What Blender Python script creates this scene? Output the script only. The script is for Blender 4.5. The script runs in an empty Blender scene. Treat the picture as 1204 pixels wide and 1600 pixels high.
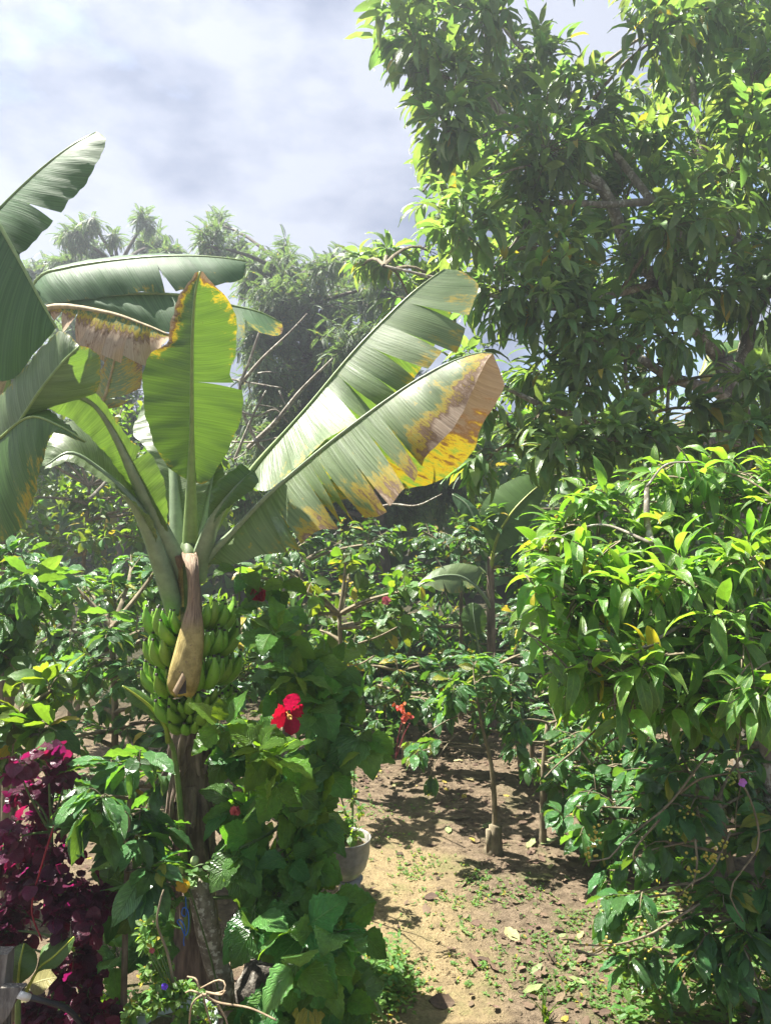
import bpy, math, random
import numpy as np
from mathutils import Vector, Matrix, Quaternion, noise as mnoise

R = random.Random(7)
rad = math.radians
SC = bpy.context.scene
COL = SC.collection

# ------------------------------------------------------------------ camera, sky, sun, exposure
F, CX, CY, CAMZ = 1208.0, 602.0, 800.0, 2.4          # focal length in photo pixels, centre, eye height
cam = bpy.data.cameras.new('camera')
cam.sensor_fit = 'VERTICAL'; cam.sensor_height = 24.0; cam.lens = 24.0 * F / 1600.0
cam.clip_start = 0.05; cam.clip_end = 2000
camo = bpy.data.objects.new('camera', cam); COL.objects.link(camo)
camo.location = (0, 0, CAMZ); camo.rotation_euler = (rad(90), 0, 0)
SC.camera = camo

SUN = Vector((-0.44, 0.24, 0.87)).normalized()
EL = math.asin(SUN.z); AZ = math.atan2(SUN.x, SUN.y)
sl = bpy.data.lights.new('sun', 'SUN'); sl.energy = 4.8; sl.angle = rad(0.5); sl.color = (1.0, 0.95, 0.86)
so = bpy.data.objects.new('sun', sl); COL.objects.link(so)
so.rotation_euler = SUN.to_track_quat('Z', 'Y').to_euler(); so.location = (-4, 6, 20)

W = bpy.data.worlds.new('World'); SC.world = W; W.use_nodes = True
wn = W.node_tree.nodes; wl = W.node_tree.links; wn.clear()
w_out = wn.new('ShaderNodeOutputWorld'); w_bg = wn.new('ShaderNodeBackground')
w_sky = wn.new('ShaderNodeTexSky'); w_sky.sky_type = 'NISHITA'; w_sky.sun_disc = False
w_sky.sun_elevation = EL; w_sky.sun_rotation = AZ
w_bg.inputs['Strength'].default_value = 0.14
w_tc = wn.new('ShaderNodeTexCoord')
w_map = wn.new('ShaderNodeMapping'); w_map.inputs['Scale'].default_value = (1.0, 1.0, 1.9)
w_map.inputs['Location'].default_value = (0.35, 0.1, 0.22)
w_n1 = wn.new('ShaderNodeTexNoise'); w_n1.inputs['Scale'].default_value = 2.1; w_n1.inputs['Detail'].default_value = 9; w_n1.inputs['Roughness'].default_value = 0.52
w_n2 = wn.new('ShaderNodeTexNoise'); w_n2.inputs['Scale'].default_value = 2.2; w_n2.inputs['Detail'].default_value = 9; w_n2.inputs['Roughness'].default_value = 0.54
w_r1 = wn.new('ShaderNodeValToRGB'); w_r1.color_ramp.elements[0].position = 0.18; w_r1.color_ramp.elements[1].position = 0.46
w_r2 = wn.new('ShaderNodeValToRGB')
w_r2.color_ramp.elements[0].position = 0.43; w_r2.color_ramp.elements[0].color = (.42, .53, .84, 1)
w_r2.color_ramp.elements[1].position = 0.56; w_r2.color_ramp.elements[1].color = (1.18, 1.26, 1.50, 1)
w_mx = wn.new('ShaderNodeMixRGB')
wl.new(w_tc.outputs['Generated'], w_map.inputs['Vector'])
wl.new(w_map.outputs[0], w_n1.inputs['Vector']); wl.new(w_map.outputs[0], w_n2.inputs['Vector'])
wl.new(w_n1.outputs['Fac'], w_r1.inputs[0]); wl.new(w_n2.outputs['Fac'], w_r2.inputs[0])
wl.new(w_r1.outputs[0], w_mx.inputs[0]); wl.new(w_sky.outputs[0], w_mx.inputs[1]); wl.new(w_r2.outputs[0], w_mx.inputs[2])
wl.new(w_mx.outputs[0], w_bg.inputs['Color']); wl.new(w_bg.outputs[0], w_out.inputs['Surface'])

GLARE_HAZE = 0.0092                                            # density of the haze added to imitate lens glare, per metre
SC.view_settings.view_transform = 'Standard'; SC.view_settings.look = 'None'
SC.view_settings.exposure = 2.15; SC.view_settings.gamma = 1.0
SC.view_settings.use_curve_mapping = False
SC.render.engine = 'CYCLES'
SC.cycles.max_bounces = 8; SC.cycles.diffuse_bounces = 4; SC.cycles.transmission_bounces = 6; SC.cycles.glossy_bounces = 3
SC.cycles.volume_bounces = 0; SC.cycles.caustics_reflective = False; SC.cycles.caustics_refractive = False

def P(px, py, d):                                      # photo pixel at depth d (metres) -> world point
    return Vector(((px - CX) / F * d, d, CAMZ - (py - CY) / F * d))

def pix(v):
    return (CX + v[0] / v[1] * F, CY - (v[2] - CAMZ) / v[1] * F)

# ------------------------------------------------------------------ geometry helpers (numpy pieces, merged into meshes)
class G:
    __slots__ = ('v', 'lv', 'lt', 'uv', 'at')
    def __init__(s, v, lv, lt, uv, at=None):
        s.v = np.asarray(v, np.float32).reshape(-1, 3); s.lv = np.asarray(lv, np.int32)
        s.lt = np.asarray(lt, np.int32); s.uv = np.asarray(uv, np.float32).reshape(-1, 2)
        s.at = np.zeros(len(s.v), np.float32) if at is None else np.asarray(at, np.float32)

def merge(gs):
    off = 0; lvs = []
    for g in gs:
        lvs.append(g.lv + off); off += len(g.v)
    return G(np.concatenate([g.v for g in gs]), np.concatenate(lvs), np.concatenate([g.lt for g in gs]),
             np.concatenate([g.uv for g in gs]), np.concatenate([g.at for g in gs]))

def xf(g, M):
    m = np.array(M, np.float32)
    return G(g.v @ m[:3, :3].T + m[:3, 3], g.lv, g.lt, g.uv, g.at)

def inst(g, Ms):
    ms = np.array([list(map(list, m)) for m in Ms], np.float32)
    k, n = len(ms), len(g.v)
    v = np.einsum('kij,nj->kni', ms[:, :3, :3], g.v) + ms[:, None, :3, 3]
    lv = (g.lv[None, :] + (np.arange(k, dtype=np.int32) * n)[:, None]).ravel()
    return G(v.reshape(-1, 3), lv, np.tile(g.lt, k), np.tile(g.uv, (k, 1)), np.tile(g.at, k))

def to_mesh(g, name, mat, smooth=True):
    me = bpy.data.meshes.new(name)
    me.vertices.add(len(g.v)); me.vertices.foreach_set('co', g.v.ravel())
    me.loops.add(len(g.lv)); me.loops.foreach_set('vertex_index', g.lv)
    st = np.zeros(len(g.lt), np.int32); st[1:] = np.cumsum(g.lt)[:-1]
    me.polygons.add(len(g.lt)); me.polygons.foreach_set('loop_start', st)
    me.polygons.foreach_set('loop_total', g.lt)
    uvl = me.uv_layers.new(name='UVMap'); uvl.data.foreach_set('uv', g.uv.ravel())
    a = me.attributes.new('dry', 'FLOAT', 'POINT'); a.data.foreach_set('value', g.at)
    me.polygons.foreach_set('use_smooth', np.full(len(g.lt), smooth, bool))
    me.update(calc_edges=True); me.validate()
    for m in (mat if isinstance(mat, (list, tuple)) else [mat]): me.materials.append(m)
    return me

def grid(pts, uvs=None, at=None):
    """pts: (n, m, 3) array -> quad sheet"""
    pts = np.asarray(pts, np.float32); n, m = pts.shape[:2]
    i, j = np.meshgrid(np.arange(n - 1), np.arange(m - 1), indexing='ij')
    a = (i * m + j).ravel()
    q = np.stack([a, a + m, a + m + 1, a + 1], 1)
    if uvs is None:
        uu, vv = np.meshgrid(np.linspace(0, 1, n), np.linspace(0, 1, m), indexing='ij'); uvs = np.stack([vv, uu], -1)
    uvf = np.asarray(uvs, np.float32).reshape(-1, 2)[q.ravel()]
    return G(pts.reshape(-1, 3), q.ravel(), np.full(len(q), 4), uvf, None if at is None else np.asarray(at).ravel())

def catmull(pts, n):
    """chord-length Catmull-Rom through pts, n samples evenly by length"""
    p = np.array([tuple(x) for x in pts], float)
    if len(p) == 2: return np.linspace(p[0], p[1], n)
    e = np.vstack([2 * p[0] - p[1], p, 2 * p[-1] - p[-2]]); out = []
    for k in range(len(p) - 1):
        a, b, c, d = e[k], e[k + 1], e[k + 2], e[k + 3]
        for t in np.linspace(0, 1, 12, endpoint=False):
            out.append(.5 * ((2 * b) + (c - a) * t + (2 * a - 5 * b + 4 * c - d) * t * t + (3 * b - a - 3 * c + d) * t ** 3))
    out.append(p[-1]); out = np.array(out)
    s = np.concatenate([[0], np.cumsum(np.linalg.norm(np.diff(out, axis=0), axis=1))])
    q = np.linspace(0, s[-1], n)
    return np.stack([np.interp(q, s, out[:, k]) for k in range(3)], 1)

def tube(pts, radii, sides=6, cap=True, squash=None):
    p = np.asarray([tuple(x) for x in pts], float); n = len(p)
    r = np.interp(np.linspace(0, 1, n), np.linspace(0, 1, len(radii)), radii)
    t = np.gradient(p, axis=0); t /= np.linalg.norm(t, axis=1)[:, None] + 1e-9
    ref = np.array([0, 0, 1.0]) if abs(t[0][2]) < .9 else np.array([1.0, 0, 0])
    out = []
    a = np.cross(t[0], ref); a /= np.linalg.norm(a)
    for k in range(n):
        a = a - t[k] * a.dot(t[k]); a /= np.linalg.norm(a) + 1e-9; b = np.cross(t[k], a)
        th = np.linspace(0, 2 * math.pi, sides + 1)
        out.append(p[k] + r[k] * (np.cos(th)[:, None] * a + np.sin(th)[:, None] * b * (squash or 1)))
    g = grid(np.array(out))
    if cap:
        idx = len(g.v)
        m = sides + 1
        v = np.vstack([g.v, p[0], p[-1]]); lv = list(g.lv); lt = list(g.lt); uv = list(map(tuple, g.uv))
        for j in range(sides):
            lv += [idx, j, j + 1]; lt.append(3); uv += [(.5, 0)] * 3
            b0 = (n - 1) * m
            lv += [idx + 1, b0 + j + 1, b0 + j]; lt.append(3); uv += [(.5, 1)] * 3
        g = G(v, lv, lt, uv)
    return g

def lathe(profile, seg=28, centre=(0, 0, 0)):
    th = np.linspace(0, 2 * math.pi, seg + 1)
    return grid(np.array([[(r * math.cos(a) + centre[0], r * math.sin(a) + centre[1], z + centre[2]) for a in th] for r, z in profile]))

def roughen(g, amp, sc):
    v = g.v.copy()
    c = v.mean(0)
    for k in range(len(v)):
        q = Vector(v[k]); n = mnoise.fractal(q * sc, 1.0, 2.0, 4)
        d = Vector(v[k] - c); d.z *= .3
        if d.length > 1e-6: v[k] += np.array(d.normalized()) * amp * n
    return G(v, g.lv, g.lt, g.uv, g.at)

# ------------------------------------------------------------------ objects
def thing(name, label, cat, loc=(0, 0, 0), group=None):
    o = bpy.data.objects.new(name, None); COL.objects.link(o); o.location = loc
    o.empty_display_size = .1
    o['label'] = label; o['category'] = cat
    if group: o['group'] = group
    return o

def obj(name, me, parent=None, M=None, label=None, kind=None, under=None):
    """one mesh object; M is a world matrix. parent = the thing, under = a part of it"""
    o = bpy.data.objects.new(name, me); COL.objects.link(o)
    M = Matrix() if M is None else M
    if under is not None:
        o.parent = under; o.matrix_basis = wm[under.name].inverted() @ M
    elif parent is not None:
        o.parent = parent; o.matrix_basis = Matrix.Translation(-parent.location) @ M
    else:
        o.matrix_basis = M
    wm[o.name] = M
    if label: o['label'] = label
    if kind: o['kind'] = kind
    return o
wm = {}

def single(name, me, label, cat, M=None, group=None):
    o = obj(name, me, None, M); o['label'] = label; o['category'] = cat
    if group: o['group'] = group
    return o

# ------------------------------------------------------------------ materials
def newmat(name):
    m = bpy.data.materials.new(name); m.use_nodes = True
    n = m.node_tree.nodes; n.clear()
    return m, n, m.node_tree.links

def node(n, t, **kw):
    x = n.new(t)
    for k, v in kw.items():
        if k == 'op': x.operation = v
        elif k == 'inp':
            for a, b in v.items(): x.inputs[a].default_value = b
        else: setattr(x, k, v)
    return x

class NB:
    def __init__(s, name): s.m, s.n, s.l = newmat(name)
    def v(s, x, sock):
        if hasattr(x, 'is_output'): s.l.new(x, sock)
        else: sock.default_value = x
    def math(s, op, a, b=0.0, c=None, clamp=False):
        x = s.n.new('ShaderNodeMath'); x.operation = op; x.use_clamp = clamp
        s.v(a, x.inputs[0]); s.v(b, x.inputs[1])
        if c is not None: s.v(c, x.inputs[2])
        return x.outputs[0]
    def ramp(s, a, lo, hi, o0=0.0, o1=1.0, smooth=True):
        x = s.n.new('ShaderNodeMapRange'); x.clamp = True
        if smooth: x.interpolation_type = 'SMOOTHSTEP'
        s.v(a, x.inputs[0])
        for k, q in enumerate((lo, hi, o0, o1)): s.v(q, x.inputs[k + 1])
        return x.outputs[0]
    def mix(s, f, a, b, mode='MIX'):
        x = s.n.new('ShaderNodeMixRGB'); x.blend_type = mode
        s.v(f, x.inputs[0])
        for k, q in ((1, a), (2, b)):
            s.v(q if hasattr(q, 'is_output') else (q[0], q[1], q[2], 1), x.inputs[k])
        return x.outputs[0]
    def noise(s, vec, scale, detail=4, rough=.55, dim='3D', w=None):
        x = s.n.new('ShaderNodeTexNoise'); x.noise_dimensions = dim
        x.inputs['Scale'].default_value = scale; x.inputs['Detail'].default_value = detail; x.inputs['Roughness'].default_value = rough
        if vec is not None: s.l.new(vec, x.inputs['Vector'])
        if w is not None: s.v(w, x.inputs['W'])
        return x.outputs['Fac']
    def hsv(s, c, h=.5, sat=1.0, val=1.0):
        x = s.n.new('ShaderNodeHueSaturation'); s.v(h, x.inputs['Hue']); s.v(sat, x.inputs['Saturation']); s.v(val, x.inputs['Value'])
        s.v(c if hasattr(c, 'is_output') else (c[0], c[1], c[2], 1), x.inputs['Color']); return x.outputs[0]
    def bump(s, h, strength, dist=.002):
        x = s.n.new('ShaderNodeBump'); x.inputs['Strength'].default_value = strength; x.inputs['Distance'].default_value = dist
        s.v(h, x.inputs['Height']); return x.outputs[0]
    def uv(s):
        x = s.n.new('ShaderNodeUVMap'); x.uv_map = 'UVMap'; y = s.n.new('ShaderNodeSeparateXYZ'); s.l.new(x.outputs[0], y.inputs[0])
        return x.outputs[0], y.outputs[0], y.outputs[1]
    def rnd(s):
        a = s.n.new('ShaderNodeObjectInfo').outputs['Random']; b = s.n.new('ShaderNodeNewGeometry').outputs['Random Per Island']
        return s.math('FRACT', s.math('ADD', s.math('MULTIPLY', a, 7.31), b))
    def objco(s):
        return s.n.new('ShaderNodeTexCoord').outputs['Object']
    def attr(s, nm):
        x = s.n.new('ShaderNodeAttribute'); x.attribute_name = nm; return x.outputs['Fac']
    def principled(s, col, rough=.5, spec=.5, normal=None, **kw):
        x = s.n.new('ShaderNodeBsdfPrincipled')
        s.v(col if hasattr(col, 'is_output') else (col[0], col[1], col[2], 1), x.inputs['Base Color'])
        s.v(rough, x.inputs['Roughness']); s.v(spec, x.inputs['Specular IOR Level'])
        if normal is not None: s.l.new(normal, x.inputs['Normal'])
        for k, q in kw.items(): s.v(q, x.inputs[k])
        return x.outputs[0]
    def transl(s, col, normal=None):
        x = s.n.new('ShaderNodeBsdfTranslucent')
        s.v(col if hasattr(col, 'is_output') else (col[0], col[1], col[2], 1), x.inputs['Color'])
        return x.outputs[0]
    def mixsh(s, f, a, b):
        x = s.n.new('ShaderNodeMixShader'); s.v(f, x.inputs[0]); s.l.new(a, x.inputs[1]); s.l.new(b, x.inputs[2]); return x.outputs[0]
    def out(s, sh):
        o = s.n.new('ShaderNodeOutputMaterial'); s.l.new(sh, o.inputs['Surface']); return s.m

def leaf_mat(name, col, tr, vein, nv=7, slant=.35, rough=.34, spec=.5, thin=.42, edge=None, hv=.05, vv=.7, vstr=.6, mid=.07, bump=.5, old=.06, oldcol=(.42, .33, .03)):
    b = NB(name); _, u, v = b.uv()
    a = b.math('ABSOLUTE', b.math('MULTIPLY_ADD', u, 2.0, -1.0))
    midm = b.ramp(a, mid, mid * .25)
    fr = b.math('FRACT', b.math('SUBTRACT', b.math('MULTIPLY', v, nv), b.math('MULTIPLY', a, slant * nv * .5)))
    tri = b.math('ABSOLUTE', b.math('SUBTRACT', fr, .5))
    lat = b.math('MULTIPLY', b.ramp(tri, .10, .0), b.ramp(a, 1.0, .6))
    vm = b.math('MAXIMUM', midm, b.math('MULTIPLY', lat, .8))
    r = b.rnd(); r2 = b.math('FRACT', b.math('MULTIPLY', r, 17.7)); r3 = b.math('FRACT', b.math('MULTIPLY', r, 53.3))
    h = b.math('MULTIPLY_ADD', b.math('SUBTRACT', r2, .6), hv, .5)
    val = b.math('MULTIPLY_ADD', r, vv, 1.0 - vv * .5)
    nz = b.noise(b.objco(), 9.0, 3)
    val = b.math('MULTIPLY', val, b.ramp(nz, .3, .7, .85, 1.15))
    c = b.hsv(col, h, 1.0, val); t = b.hsv(tr, h, 1.0, val)
    isold = b.math('GREATER_THAN', r3, 1.0 - old)
    c = b.mix(isold, c, oldcol); t = b.mix(isold, t, (oldcol[0] * 1.3, oldcol[1] * 1.3, oldcol[2]))
    c = b.mix(b.math('MULTIPLY', vm, vstr), c, vein)
    if edge is not None:
        c = b.mix(b.ramp(a, .86, 1.0, 0, .8), c, edge); t = b.mix(b.ramp(a, .8, 1.0, 0, .7), t, edge)
    t = b.mix(b.math('MULTIPLY', vm, .35), t, (tr[0] * .4, tr[1] * .4, tr[2] * .4))
    hgt = b.math('SUBTRACT', b.math('MULTIPLY', b.math('ABSOLUTE', b.math('SUBTRACT', tri, .25)), 1.6), b.math('MULTIPLY', vm, .7))
    nrm = b.bump(hgt, min(1.0, bump), .004 * max(1.0, bump))
    ro = b.math('MULTIPLY_ADD', r2, .12, rough - .06)
    return b.out(b.mixsh(thin, b.principled(c, ro, spec, nrm), b.transl(t)))

def banana_mat(name, col=(.125, .185, .080), tr=(.15, .28, .025), thin=.34, rough=.40, spec=.55, stripes=150, dry_tan=(.46, .36, .25), yellow=(.42, .33, .03), brown=(.19, .115, .065)):
    b = NB(name); uvv, u, v = b.uv(); dry = b.attr('dry')
    a = b.math('ABSOLUTE', b.math('MULTIPLY_ADD', u, 2.0, -1.0))
    vs = b.math('ADD', v, b.math('MULTIPLY', b.math('MULTIPLY', a, a), -.02))
    cmb = b.n.new('ShaderNodeCombineXYZ'); b.l.new(b.math('MULTIPLY', vs, stripes), cmb.inputs[0]); b.l.new(b.math('MULTIPLY', u, 1.2), cmb.inputs[1])
    st = b.noise(cmb.outputs[0], 1.0, 3, .6)
    cm2 = b.n.new('ShaderNodeCombineXYZ'); b.l.new(b.math('MULTIPLY', vs, 15), cm2.inputs[0]); b.l.new(b.math('MULTIPLY', u, 1.6), cm2.inputs[1])
    broad = b.noise(cm2.outputs[0], 1.0, 3, .6)
    cm3 = b.n.new('ShaderNodeCombineXYZ'); b.l.new(b.math('MULTIPLY', vs, 55), cm3.inputs[0]); b.l.new(b.math('MULTIPLY', u, 9), cm3.inputs[1])
    spotn = b.noise(cm3.outputs[0], 1.0, 6, .72)
    c = b.mix(b.ramp(st, .35, .65), (col[0] * .72, col[1] * .74, col[2] * .7), (col[0] * 1.35, col[1] * 1.28, col[2] * 1.4))
    c = b.mix(b.ramp(broad, .35, .7, 0, .5), c, (col[0] * 1.5, col[1] * 1.3, col[2] * 1.6))
    t = b.mix(b.ramp(st, .3, .7), (tr[0] * .75, tr[1] * .8, tr[2]), (tr[0] * 1.2, tr[1] * 1.15, tr[2]))
    d = b.math('ADD', dry, b.math('MULTIPLY', b.math('SUBTRACT', b.math('ADD', b.math('MULTIPLY', spotn, .68), b.math('MULTIPLY', broad, .32)), .5), 1.9))
    my = b.ramp(d, .30, .54); mb = b.ramp(d, .50, .68); mt = b.ramp(d, .62, .92)
    for_c = b.mix(my, c, yellow); for_c = b.mix(mb, for_c, brown); for_c = b.mix(mt, for_c, b.mix(b.ramp(st, .3, .7), (dry_tan[0] * .7, dry_tan[1] * .66, dry_tan[2] * .62), dry_tan))
    for_t = b.mix(my, t, (.42, .30, .01)); for_t = b.mix(mb, for_t, (.12, .05, .01)); for_t = b.mix(mt, for_t, (.22, .15, .08))
    sp = b.math('MULTIPLY', b.ramp(b.noise(b.objco(), 70, 2), .70, .76), b.ramp(a, .02, .5, 1.0, .25))
    for_c = b.mix(b.math('MULTIPLY', sp, .6), for_c, (.07, .045, .02)); for_t = b.mix(sp, for_t, (.05, .03, .01))
    hg = b.math('ADD', b.math('MULTIPLY', st, .6), b.math('MULTIPLY', broad, 1.4))
    nrm = b.bump(hg, .38, .008)
    ro = b.math('MULTIPLY_ADD', my, .25, rough)
    th = b.math('MULTIPLY_ADD', mt, -.25, thin)
    return b.out(b.mixsh(th, b.principled(for_c, ro, spec, nrm), b.transl(for_t)))

def bark_mat(name, dark, light, scale=14, lichen=None, rough=.85, bump=.8, stretch=(1, 1, .3)):
    b = NB(name); oc = b.objco()
    mp = b.n.new('ShaderNodeMapping'); mp.inputs['Scale'].default_value = stretch; b.l.new(oc, mp.inputs[0])
    n1 = b.noise(mp.outputs[0], scale, 6, .65); n2 = b.noise(oc, scale * .35, 3)
    c = b.mix(b.ramp(n1, .3, .7), dark, light)
    c = b.mix(b.ramp(n2, .4, .65, 0, .4), c, (dark[0] * .6, dark[1] * .65, dark[2] * .55))
    if lichen: c = b.mix(b.ramp(b.noise(oc, scale * .8, 5, .7), .52, .60, 0, .85), c, lichen)
    return b.out(b.principled(c, rough, .25, b.bump(n1, bump, .012)))

def plain_mat(name, col, rough=.5, spec=.4, var=.25, scale=20, bump=.15, metallic=0.0, col2=None):
    b = NB(name); n1 = b.noise(b.objco(), scale, 5, .6)
    c2 = col2 or tuple(x * (1 - var) for x in col)
    return b.out(b.principled(b.mix(b.ramp(n1, .35, .65), c2, col), rough, spec, b.bump(n1, bump, .004), Metallic=metallic))

MT = {}
MT['tree'] = leaf_mat('tree_leaf', (.118, .212, .084), (.25, .42, .06), (.20, .30, .06), nv=9, rough=.33, edge=(.22, .34, .05), vstr=.7, thin=.45, hv=.06, old=.012)
MT['spray'] = leaf_mat('spray_leaf', (.085, .205, .036), (.27, .56, .03), (.30, .42, .07), nv=11, rough=.35, edge=(.28, .42, .07), vstr=.7, thin=.44, hv=.04, mid=.09, old=.025, oldcol=(.5, .42, .03))
MT['hib'] = leaf_mat('hibiscus_leaf', (.068, .200, .052), (.24, .50, .03), (.20, .40, .11), nv=5, slant=1.0, rough=.28, thin=.36, hv=.05, bump=2.2, vstr=.85, old=.012, oldcol=(.34, .32, .04))
MT['hibnew'] = leaf_mat('young_hibiscus_leaf', (.085, .22, .028), (.27, .45, .02), (.2, .36, .06), nv=5, slant=1.0, rough=.33, thin=.45, hv=.03, bump=2.2, vstr=.7, old=.0)
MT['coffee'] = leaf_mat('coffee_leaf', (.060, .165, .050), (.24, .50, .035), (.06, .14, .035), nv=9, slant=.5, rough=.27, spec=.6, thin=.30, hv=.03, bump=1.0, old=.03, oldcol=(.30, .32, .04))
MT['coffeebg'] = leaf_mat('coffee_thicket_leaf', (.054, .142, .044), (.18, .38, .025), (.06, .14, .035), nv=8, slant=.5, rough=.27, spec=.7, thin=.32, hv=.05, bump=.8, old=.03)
MT['bush'] = leaf_mat('bush_leaf', (.065, .140, .034), (.22, .40, .02), (.14, .25, .05), nv=6, slant=.7, rough=.38, thin=.4, hv=.07, vv=.9, old=.05)
MT['feather'] = leaf_mat('feathery_leaf', (.085, .150, .066), (.18, .30, .06), (.1, .16, .06), nv=3, rough=.5, thin=.35, hv=.04, vv=.8, old=.01)
MT['maroon'] = leaf_mat('maroon_leaf', (.072, .011, .034), (.28, .009, .085), (.22, .06, .10), nv=6, slant=.8, rough=.36, thin=.40, hv=.04, vv=.8, old=.0, bump=.9)
MT['herb'] = leaf_mat('herb_leaf', (.085, .20, .04), (.32, .52, .03), (.16, .28, .06), nv=4, rough=.42, thin=.42, hv=.05, old=.04)
MT['litter'] = leaf_mat('litter_leaf', (.125, .090, .058), (.06, .04, .015), (.18, .135, .09), nv=7, rough=.75, spec=.2, thin=.12, hv=.05, vv=1.0, old=.05, oldcol=(.34, .27, .05))
MT['fallyellow'] = leaf_mat('yellow_fallen_leaf', (.30, .28, .11), (.3, .26, .05), (.5, .46, .2), nv=8, rough=.5, thin=.25, hv=.05, vv=.5, old=.0)
MT['fallgreen'] = leaf_mat('green_fallen_leaf', (.20, .26, .10), (.25, .36, .05), (.32, .38, .16), nv=8, rough=.5, thin=.25, hv=.05, vv=.5, old=.0)
MT['banana'] = banana_mat('banana_blade')
MT['bananadark'] = banana_mat('old_banana_blade', col=(.050, .112, .044), tr=(.12, .26, .02), thin=.28, rough=.58, spec=.16)
MT['bananayoung'] = banana_mat('young_banana_blade', col=(.072, .155, .032), tr=(.082, .155, .014), thin=.42)
MT['midrib'] = plain_mat('midrib', (.20, .30, .085), .38, .5, .2, 30, .1)
MT['midribyellow'] = plain_mat('yellow_petiole', (.30, .36, .035), .38, .5, .35, 14, .1)
MT['petiole'] = plain_mat('waxy_petiole', (.22, .30, .17), .42, .5, .22, 25, .12)
MT['drymid'] = plain_mat('dry_midrib', (.42, .34, .20), .7, .2, .4, 30, .3)
MT['fruit'] = None
MT['sheath'] = bark_mat('dry_sheath', (.085, .062, .050), (.34, .26, .205), 22, stretch=(1.5, 1.5, .18))
MT['stalk'] = plain_mat('fruit_stalk', (.09, .14, .04), .6, .3, .4, 30, .3)
MT['bark'] = bark_mat('tree_bark', (.11, .095, .075), (.30, .27, .22), 18, lichen=(.42, .42, .36))
MT['twig'] = bark_mat('twig_bark', (.13, .105, .065), (.28, .235, .16), 30, bump=.4)
MT['greenstem'] = plain_mat('green_stem', (.10, .17, .05), .5, .4, .3, 40, .1)
MT['darkbark'] = bark_mat('dark_bark', (.055, .045, .035), (.16, .135, .11), 18)
MT['lichenbark'] = bark_mat('lichen_bark', (.16, .135, .10), (.36, .33, .26), 38, lichen=(.62, .60, .52), bump=1.0, stretch=(1, 1, .7))
MT['greywood'] = bark_mat('weathered_wood', (.09, .08, .07), (.24, .22, .19), 30, stretch=(2, 2, .1))
MT['rock'] = bark_mat('rough_stump', (.035, .032, .028), (.21, .185, .15), 26, lichen=(.30, .28, .24), stretch=(1, 1, 1), bump=1.5)
MT['concrete'] = plain_mat('grey_concrete', (.36, .35, .32), .9, .2, .4, 22, .6)
MT['enamel'] = None
MT['bucket'] = plain_mat('pale_plastic', (.42, .47, .44), .45, .4, .2, 10, .05)
MT['pvc'] = plain_mat('white_pipe', (.72, .70, .64), .45, .4, .2, 12, .05)
MT['rubber_and_mouth_shade'] = plain_mat('black_hose_and_mouth_shade', (.03, .03, .032), .5, .4, .2, 12, .05)
MT['twine'] = plain_mat('blue_twine', (.03, .16, .62), .4, .5, .15, 40, .1)
MT['straw'] = plain_mat('dry_straw', (.36, .27, .17), .7, .3, .35, 40, .1)
MT['red'] = leaf_mat('red_petal', (.40, .004, .030), (.42, .004, .035), (.22, .002, .015), nv=6, slant=.9, rough=.55, spec=.25, thin=.38, hv=.01, vv=.25, old=0, vstr=.5, bump=.6)
MT['stamen'] = plain_mat('yellow_anther', (.7, .42, .10), .6, .3)
MT['redbud'] = leaf_mat('dark_red_bud', (.26, .012, .025), (.4, .01, .02), (.18, .02, .02), nv=4, rough=.5, thin=.2, hv=.02, vv=.3, old=0)
MT['pinkbud'] = leaf_mat('pink_petal', (.42, .10, .12), (.5, .1, .12), (.3, .05, .06), nv=4, rough=.55, thin=.3, hv=.03, vv=.4, old=0)
MT['coral'] = leaf_mat('coral_petal', (.68, .12, .06), (.75, .14, .05), (.6, .16, .08), nv=3, rough=.55, thin=.35, hv=.04, vv=.4, old=0)
MT['violet'] = leaf_mat('violet_petal', (.12, .05, .62), (.2, .06, .7), (.3, .2, .7), nv=3, rough=.5, thin=.35, hv=.03, vv=.3, old=0)
MT['mauve'] = leaf_mat('mauve_petal', (.50, .18, .62), (.6, .2, .7), (.7, .4, .7), nv=3, rough=.5, thin=.35, hv=.03, vv=.3, old=0)
MT['yellowpetal'] = leaf_mat('yellow_petal', (.70, .42, .02), (.7, .5, .03), (.7, .5, .1), nv=3, rough=.5, thin=.35, hv=.03, vv=.3, old=0)
MT['berry'] = plain_mat('coffee_berry', (.46, .36, .05), .35, .5, .0, 5, .02, col2=(.12, .24, .03))
MT['greenfruit'] = plain_mat('small_green_fruit', (.36, .46, .20), .45, .4, .25, 20, .1)

def fruit_mat():
    b = NB('banana_fruit'); _, u, v = b.uv(); r = b.rnd()
    n1 = b.noise(b.objco(), 30, 4)
    c = b.hsv((.165, .32, .03), b.math('MULTIPLY_ADD', b.math('SUBTRACT', r, .5), .03, .5), 1.0, b.math('MULTIPLY_ADD', r, .4, .8))
    c = b.mix(b.ramp(n1, .4, .7, 0, .35), c, (.16, .29, .04))
    c = b.mix(b.ramp(v, .0, .2, .5, 0), c, (.17, .24, .06))
    c = b.mix(b.ramp(v, .955, .975), c, (.02, .014, .01))
    c = b.mix(b.ramp(b.noise(b.objco(), 110, 2), .68, .74, 0, .7), c, (.05, .05, .02))
    return b.out(b.principled(c, .42, .45, b.bump(n1, .1, .003)))
MT['fruit'] = fruit_mat()

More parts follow.
